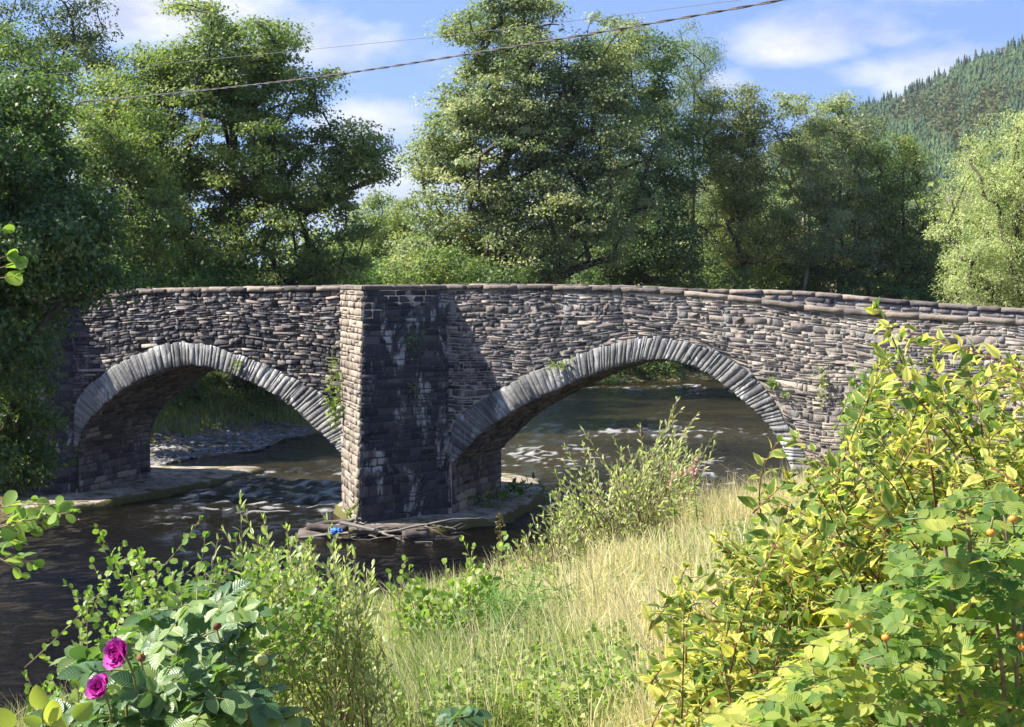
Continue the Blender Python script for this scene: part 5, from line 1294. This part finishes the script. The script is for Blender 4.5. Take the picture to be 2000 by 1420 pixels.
def make_herbs():
    # pink-flowered balsam
    for i, (px, py, Y, lab, fl) in enumerate([(1352, 915, 24, 'tall balsam with a pink flower head in front of the osier thicket', 16), (1310, 935, 24.5, 'shorter balsam with faded pink flowers among the osiers', 9)]):
        pl = Plant(140 + i); rg = pl.rg; top = np.array(at(px, py, Y)); b = np.array([top[0] + .1, Y, gz(top[0], Y)])
        st = bez(b, (b + top) / 2 + [.05, 0, 0], top, 8); pl.main(st, .012, .006)
        for k in range(30):
            f = rg.uniform(.1, .8); p = b + (top - b) * f; a = rg.uniform(0, 6.28); pl.leaf('l', p, [math.cos(a), math.sin(a), -.15], unit(UP + rg.normal(0, .2, 3)), rg.uniform(.12, .22), rg.uniform(.4, 1))
        for k in range(fl): pl.leaf('p', top + rg.normal(0, .06, 3) * [1, 1, 1.4], rg.normal(0, 1, 3), rg.normal(0, 1, 3), rg.uniform(.035, .06), rg.random())
        pl.build('balsam_plant', lab, b, M_HERB, M_TWIG_GREEN, {'l': tmpl_point(.2), 'p': tmpl_round(.5)}, 60, 'plant', mats={'p': M_PINK})
    # feathery fennel
    pl = Plant(145); rg = pl.rg; c = np.array(at(1010, 1195, 14.5)); b = np.array([c[0], 14.5, gz(c[0], 14.5)])
    for k in range(46):
        e = c + rg.normal(0, 1, 3) * [.27, .25, .16]; st = bez(b + rg.normal(0, .05, 3) * [1, 1, 0], (b + e) / 2 + [0, 0, .15], e, 6); pl.stem(st, .004, .0015)
        for j in range(34): pl.leaf('f', e + rg.normal(0, .06, 3), unit(rg.normal(0, 1, 3) + UP * .4), rg.normal(0, 1, 3), rg.uniform(.06, .12), rg.uniform(0, .5))
    mf = leaf_mat('fennel_frond', [(0, (.10, .22, .05)), (1, (.24, .36, .09))], .35, .5, .2)
    pl.build('fennel_plant', 'soft feathery bright green clump in the middle of the grass bank', b, mf, M_TWIG_GREEN, {'f': tmpl_thin(.05)}, 0, 'plant')
    # dark dock spike near the water
    pl = Plant(146); rg = pl.rg; top = np.array(at(977, 1005, 22)); b = np.array([top[0] + .15, 22, gz(top[0] + .15, 22)]); st = bez(b, (b + top) / 2 + [-.1, 0, 0], top, 9); pl.main(st, .008, .004)
    for k in range(260):
        f = rg.uniform(.45, 1) ; p = np.array([np.interp(f, np.linspace(0, 1, 9), st[:, c]) for c in range(3)]) + rg.normal(0, .022, 3); pl.leaf('d', p, rg.normal(0, 1, 3), rg.normal(0, 1, 3), rg.uniform(.03, .05), rg.random())
    md = leaf_mat('dock_seed', [(0, (.08, .07, .035)), (1, (.2, .16, .08))], .15, .7, .2)
    pl.build('dock_plant', 'dark dried dock spike standing at the bank edge below the pier', b, md, M_TWIG_BROWN, {'d': T_KITE}, 0, 'plant')
    # plants rooted in the bridge
    def wall_plant(label, u, z, d, n, r, up, seed, mat=M_HERB, spread=(.12, .1), size=(.08, .16), key='g'):
        pl = Plant(seed); rg = pl.rg; b = wall(u, z, d)
        for k in range(n):
            o = b + np.array([rg.normal(0, spread[0]), -abs(rg.normal(0, .05)), rg.normal(0, spread[1])]); dr = unit(rg.normal(0, 1, 3) * [1, .6, .6] + UP * up + [0, -.35, 0])
            pl.leaf('g' if rg.random() < .6 else 'o', o, dr, unit(rg.normal(0, .6, 3) + [0, -.5, .6]), rg.uniform(*size), rg.random())
        pl.stem(bez(b + [0, .05, -.02], b, b + UP * .03, 4), .01, .004)
        pl.build('wall_plant', label, b, mat, M_TWIG_GREEN, {'g': tmpl_thin(.09), 'o': tmpl_point(.22)}, 0, 'plant', group='plants rooted in the bridge masonry')
    wall_plant('yellow-green ferns and grass growing down the lit side of the cutwater', -3.05, 2.75, .30, 130, .2, .5, 151, spread=(.11, .30), size=(.10, .22))
    wall_plant('straggling weeds above the ferns beside the cutwater', -3.08, 3.6, .2, 70, .2, .4, 152, spread=(.09, .28), size=(.07, .15))
    wall_plant('ivy patch on the shaded face of the cutwater', -.62, 4.45, .95, 150, .2, 0, 153, M_BUSH, (.13, .22), (.05, .10))
    wall_plant('small dark ivy tuft lower on the shaded cutwater face', -.6, 3.3, .98, 60, .2, 0, 154, M_BUSH, (.08, .14), (.05, .09))
    u, z = to_uz([(1095, 714)])[0]; wall_plant('fern tuft on top of the near arch ring', u, z, .08, 60, .2, .5, 155, M_HERB, (.16, .05), (.08, .15))
    u, z = to_uz([(467, 712)])[0]; wall_plant('little yellow-green weed on the far arch ring', u, z, .08, 34, .2, .5, 156, M_HERB, (.06, .08), (.07, .13))
    u, z = to_uz([(1607, 745)])[0]; wall_plant('dry hanging weed on the wall past the near arch', u, z, .06, 90, .2, -.8, 157, M_OSIER, (.05, .24), (.06, .13))
    u, z = to_uz([(1508, 748)])[0]; wall_plant('round green tuft on the wall close to the near arch ring', u, z, .06, 46, .2, .5, 158, M_HERB, (.05, .04), (.08, .15))
    u, z = to_uz([(1534, 772)])[0]; wall_plant('small leafy weed just below the round tuft on the wall', u, z, .06, 26, .2, .4, 159, M_HERB, (.05, .03), (.06, .11))
    wall_plant('weed at the foot of the lit edge of the cutwater', -1.75, .45, 2.1, 50, .2, .8, 160, M_HERB, (.08, .08), (.1, .2))
    wall_plant('green weeds on the footing beside the pier inside the near arch', .45, .35, -1.2, 110, .2, .8, 161, M_BUSH, (.3, .12), (.1, .2))
    wall_plant('grassy tuft at the far corner of the pier in the near arch', .6, .4, -3.0, 110, .2, .8, 162, M_BUSH, (.22, .14), (.12, .24))
make_herbs()

# ------------------------------------------------------------------ flood debris at the pier
def make_debris():
    rg = np.random.default_rng(200)
    def stick(label, pts, r0, r1, mat=M_DRIFT, name='driftwood_branch', fork=()):
        P = np.array([at(*p) for p in pts]); n = max(8, len(P) * 4); Q = resample(P, n, 2) + rg.normal(0, .008, (n, 3))
        paths = [(Q, np.linspace(r0, r1, n) * rg.uniform(.88, 1.12, n))]
        for fp in fork:
            F = resample(np.array([at(*p) for p in fp]), 9, 1); paths.append((F, np.linspace(r1 * 1.1, r1 * .5, 9)))
        b = Q.mean(0); o = link(name, tubes_mesh(name, paths, 6, b), mat=mat, loc=tuple(b)); tag(o, label, 'driftwood', 'flood debris heaped against the pier')
    D = 34.9
    stick('long pale forked branch lying across the flood debris', [(560, 1052, D), (690, 1040, D - .2), (760, 1038, D - .3), (830, 1025, D - .2), (880, 1015, D), (945, 1012, D + .4)], .045, .016, M_PLANK, fork=[[(830, 1027, D - .2), (852, 1038, D - .3), (868, 1046, D - .3)]])
    stick('crooked pale branch dangling over the water from the debris', [(745, 1040, D - .3), (790, 1057, D - .5), (825, 1072, D - .6), (862, 1077, D - .7)], .032, .012, M_PLANK, fork=[[(795, 1059, D - .5), (845, 1058, D - .6), (863, 1075, D - .7)]])
    stick('thin bent branch at the front of the debris heap', [(660, 1052, D - .3), (712, 1055, D - .4), (770, 1047, D - .5), (790, 1046, D - .5), (800, 1058, D - .5)], .025, .012)
    stick('thick dark log lying along the foot of the cutwater', [(690, 1040, D + .2), (770, 1037, D + .2), (838, 1034, D + .25)], .17, .15, name='driftwood_log')
    stick('short stubby log end sticking out of the debris', [(785, 1047, D - .25), (838, 1042, D - .1)], .16, .13, name='driftwood_log')
    stick('dark half-sunken log beneath the other debris', [(585, 1045, D + .1), (660, 1060, D - .1), (780, 1064, D - .3), (900, 1052, D)], .16, .09, name='driftwood_log')
    stick('black curved root at the river end of the debris heap', [(590, 1040, D + .2), (630, 1022, D + .3), (690, 1018, D + .4)], .10, .05, name='driftwood_log')
    stick('dark log on top of the debris close to the lit edge', [(598, 1030, D + .2), (680, 1032, D + .1)], .11, .08, name='driftwood_log')
    for k in range(26):
        x = rg.uniform(590, 890); y = rg.uniform(1020, 1062); a = rg.normal(0, .25); l = rg.uniform(15, 55)
        stick('thin dark twig in the heap of flood debris', [(x, y, D + rg.uniform(-.3, .5)), (x + l * .5, y - l * .4 * a + rg.normal(0, 3), D), (x + l, y + l * a * .4, D + rg.uniform(-.3, .5))], .018, .007, M_DRIFT if rg.random() < .6 else M_PLANK, 'driftwood_twig')
    # weathered plank
    a = np.array(at(664, 1020, D - .2)); b = np.array(at(732, 1035, D - .35)); d = unit(b - a); s = unit(np.cross(d, UP)); n = np.cross(s, d)
    V = []
    for e in (a, b):
        for i, j in ((-1, -1), (1, -1), (1, 1), (-1, 1)): V.append(e + s * .11 * i + n * .022 * j)
    bm = bmesh.new(); c = (a + b) / 2; bv = [bm.verts.new(v - c) for v in V]
    for f in [(0, 1, 2, 3), (7, 6, 5, 4), (0, 4, 5, 1), (1, 5, 6, 2), (2, 6, 7, 3), (3, 7, 4, 0)]: bm.faces.new([bv[i] for i in f])
    bmesh.ops.recalc_face_normals(bm, faces=list(bm.faces)); bmesh.ops.bevel(bm, geom=list(bm.edges), offset=.006, segments=1, affect='EDGES')
    me = bpy.data.meshes.new('driftwood_plank'); bm.to_mesh(me); bm.free(); tag(link('driftwood_plank', me, mat=M_PLANK, loc=tuple(c)), 'grey weathered plank sloping on the debris by the lit edge', 'plank', 'flood debris heaped against the pier')
    # crumpled blue plastic
    m, nt, out = new_mat('blue_plastic'); bb = principled(nt, (.03, .15, .50), .5, .4); L(nt, bb.outputs[0], out.inputs[0])
    c = np.array(at(657, 1037, D - .45)); bm = bmesh.new(); bmesh.ops.create_icosphere(bm, subdivisions=3, radius=.13)
    for v in bm.verts:
        q = v.co.normalized(); f = 1 + .7 * (mnoise.noise(q * 2.3) + .5 * mnoise.noise(q * 5.5)); v.co = Vector((v.co.x * f, v.co.y * f * .7, v.co.z * f * .55))
    me = bpy.data.meshes.new('plastic_bag'); bm.to_mesh(me); bm.free(); tag(link('plastic_bag', me, mat=m, loc=tuple(c)), 'crumpled bright blue plastic bag caught in the debris', 'plastic bag')
make_debris()

# ------------------------------------------------------------------ grass
def blades(name, label, x, y, h, w, lean, tint, mat, seed, z=None, dirx=None):
    rg = np.random.default_rng(seed); n = len(x); z = ground_z(x, y) - .02 if z is None else z
    a = rg.uniform(0, 2 * math.pi, n); side = np.stack([np.cos(a), np.sin(a), np.zeros(n)], -1)
    ld = rg.uniform(0, 2 * math.pi, n) if dirx is None else dirx + rg.normal(0, .7, n)
    ln = np.stack([np.cos(ld), np.sin(ld), np.zeros(n)], -1) * (lean * np.abs(rg.normal(.6, .4, n)))[:, None]
    b = np.stack([x, y, z], -1); ww = (w * rg.uniform(.7, 1.3, n))[:, None]
    mid = b + UP * (h * .55)[:, None] + ln * (h * .35)[:, None]; tip = b + UP * (h * (1 - .25 * np.minimum(lean, 1)))[:, None] + ln * h[:, None]
    V = np.stack([b - side * ww, b + side * ww, mid + side * ww * .75, mid - side * ww * .75, tip], 1)
    off = np.arange(n)[:, None] * 5
    loops = np.concatenate([off + [0, 1, 2, 3], off + [3, 2, 4]], 1).ravel(); st = (np.arange(n)[:, None] * 7 + [0, 4]).ravel()
    tag(link(name, mesh_np(name, V.reshape(-1, 3), loops, st, {'tint': np.repeat(tint, 5)}), mat=mat), label, 'grass', kind='stuff')

def make_grass():
    rg = np.random.default_rng(300)
    M_GRASS = leaf_mat('bank_grass', [(0.0, (0.16, 0.24, 0.06)), (0.3, (0.36, 0.41, 0.14)), (0.6, (0.64, 0.56, 0.29)), (1.0, (0.80, 0.69, 0.46))], .42, .6, .25, tcol=(1.1, 1.1, .8))
    def scatter(n, y0, y1, pw):
        Y = y0 + (y1 - y0) * rg.random(n) ** pw
        px = rg.uniform(-60, 2060, n); X = (px - 1000) / FPX * Y
        ok = (~inside(X, Y, RIVER)) & (seg_dist(X, Y, EDGE_R) < seg_dist(X, Y, EDGE_L)) & (seg_dist(X, Y, EDGE_R) > .15)
        # keep clear of the bridge itself
        u = np.interp(X, PXY[:, 0], US); yw = np.interp(u, US, PXY[:, 1]); ok &= Y < yw - .15
        return X[ok], Y[ok]
    X, Y = scatter(165000, 6.5, 34, 1.35)
    px, py = pix(np.stack([X, Y, ground_z(X, Y)], -1)); ok = (py < 1520); X, Y, px, py = X[ok], Y[ok], px[ok], py[ok]
    n = len(X)
    dry = fbm(X * .45, Y * .28, 61, 3); band = np.exp(-(((px - (1330 - (1420 - py) * .35)) / 230) ** 2)) * sstep(1050, 1300, py) + .8 * np.exp(-(((px - 1470) / 90) ** 2 + ((py - 1000) / 60) ** 2))
    tint = np.clip(.08 + .95 * (dry - .32) + .40 * band + rg.normal(0, .17, n), 0, 1)
    h = rg.uniform(.16, .5, n) * (.35 + 1.5 * sstep(.3, .75, fbm(X * 1.3, Y * 1.3, 62, 2))) * np.where(tint > .55, 1.15, .95)
    blades('grass', 'long dry and green grass covering the near bank', X, Y, h, .0028 + .00026 * Y, rg.uniform(.2, 1.1, n), tint, M_GRASS, 301)
    # broad-leaved herbs through the grass
    X, Y = scatter(36000, 8, 33, 1.2); px, py = pix(np.stack([X, Y, ground_z(X, Y)], -1)); g = fbm(X * .5, Y * .5, 63, 2); ok = (g + .25 * np.exp(-((px - 900) / 220) ** 2) > .55) & (py < 1480); X, Y = X[ok], Y[ok]; n = len(X); k = 5
    p = np.repeat(np.stack([X, Y, ground_z(X, Y)], -1), k, 0) + rg.normal(0, .05, (n * k, 3)) + UP * rg.uniform(.05, .38, n * k)[:, None]
    me = leaves_mesh('ground_cover', T_KITE, p, unit(rg.normal(0, 1, (n * k, 3)) + UP * .3), unit(rg.normal(0, .6, (n * k, 3)) + UP), rg.uniform(.03, .075, n * k) * (.7 + .02 * p[:, 1]), np.clip(rg.normal(.5, .25, n * k), 0, 1))
    tag(link('ground_cover', me, mat=M_HERB), 'small leafy weeds mixed into the grass of the bank', 'weeds', kind='stuff')
    # seed heads on tall stalks
    X, Y = scatter(8000, 9, 33, 1.2); n = len(X)
    blades('seed_grass', 'tall pale flowering grass stalks standing above the bank', X, Y, rg.uniform(.55, .95, n), .0014 + .00016 * Y, np.full(n, .45), np.clip(rg.normal(.85, .12, n), 0, 1), M_GRASS, 302, dirx=math.pi * .9)
    # taller dry grass where the bank meets the abutment
    px = rg.uniform(1330, 1640, 9000); Y = rg.uniform(25, 32.5, 9000); X = (px - 1000) / FPX * Y; ok = (~inside(X, Y, RIVER)) & (seg_dist(X, Y, EDGE_R) > .2); X, Y = X[ok], Y[ok]; n = len(X)
    blades('seed_grass', 'tall dry grass standing where the bank meets the near arch', X, Y, rg.uniform(.6, 1.45, n) * (.55 + .8 * fbm(X * 1.2, Y * 1.2, 66, 2)), .0012 + .00018 * Y, rg.uniform(.2, .9, n), np.clip(rg.normal(.62, .25, n), 0, 1), M_GRASS, 304)
    # grass along the gravel bar and far bank
    X = rg.uniform(-17, -8, 16000); Y = rg.uniform(50, 66, 16000); z = ground_z(X, Y); ok = (z > .28 + .25 * (fbm(X, Y, 64, 2) - .5)) & (~inside(X, Y, RIVER)) ; X, Y = X[ok], Y[ok]; n = len(X)
    blades('bank_grass', 'green grass behind the gravel bar under the far arch', X, Y, rg.uniform(.2, .5, n), np.full(n, .016), np.full(n, .5), np.clip(rg.normal(.12, .12, n), 0, 1), M_GRASS, 303)
make_grass()

# ------------------------------------------------------------------ the air of the valley
def make_haze():
    x0, x1, y0, y1, z0, z1 = -1480, 1480, -40, 1720, -3.0, 206.0
    V = [(x, y, z) for z in (z0, z1) for y in (y0, y1) for x in (x0, x1)]
    F = [(0, 2, 3, 1), (4, 5, 7, 6), (0, 1, 5, 4), (1, 3, 7, 5), (3, 2, 6, 7), (2, 0, 4, 6)]
    m = bpy.data.materials.new('haze'); m.use_nodes = True; nt = m.node_tree; nt.nodes.clear()
    out = N(nt, 'ShaderNodeOutputMaterial'); v = N(nt, 'ShaderNodeVolumePrincipled')
    v.inputs['Color'].default_value = (0.80, 0.88, 1.0, 1); v.inputs['Density'].default_value = HAZE; v.inputs['Anisotropy'].default_value = 0.2
    L(nt, v.outputs[0], out.inputs['Volume'])
    tag(link('haze', mesh_py('haze', V, F), mat=m), 'thin summer haze filling the valley', 'haze', kind='stuff')
HAZE = 0.00009
make_haze()
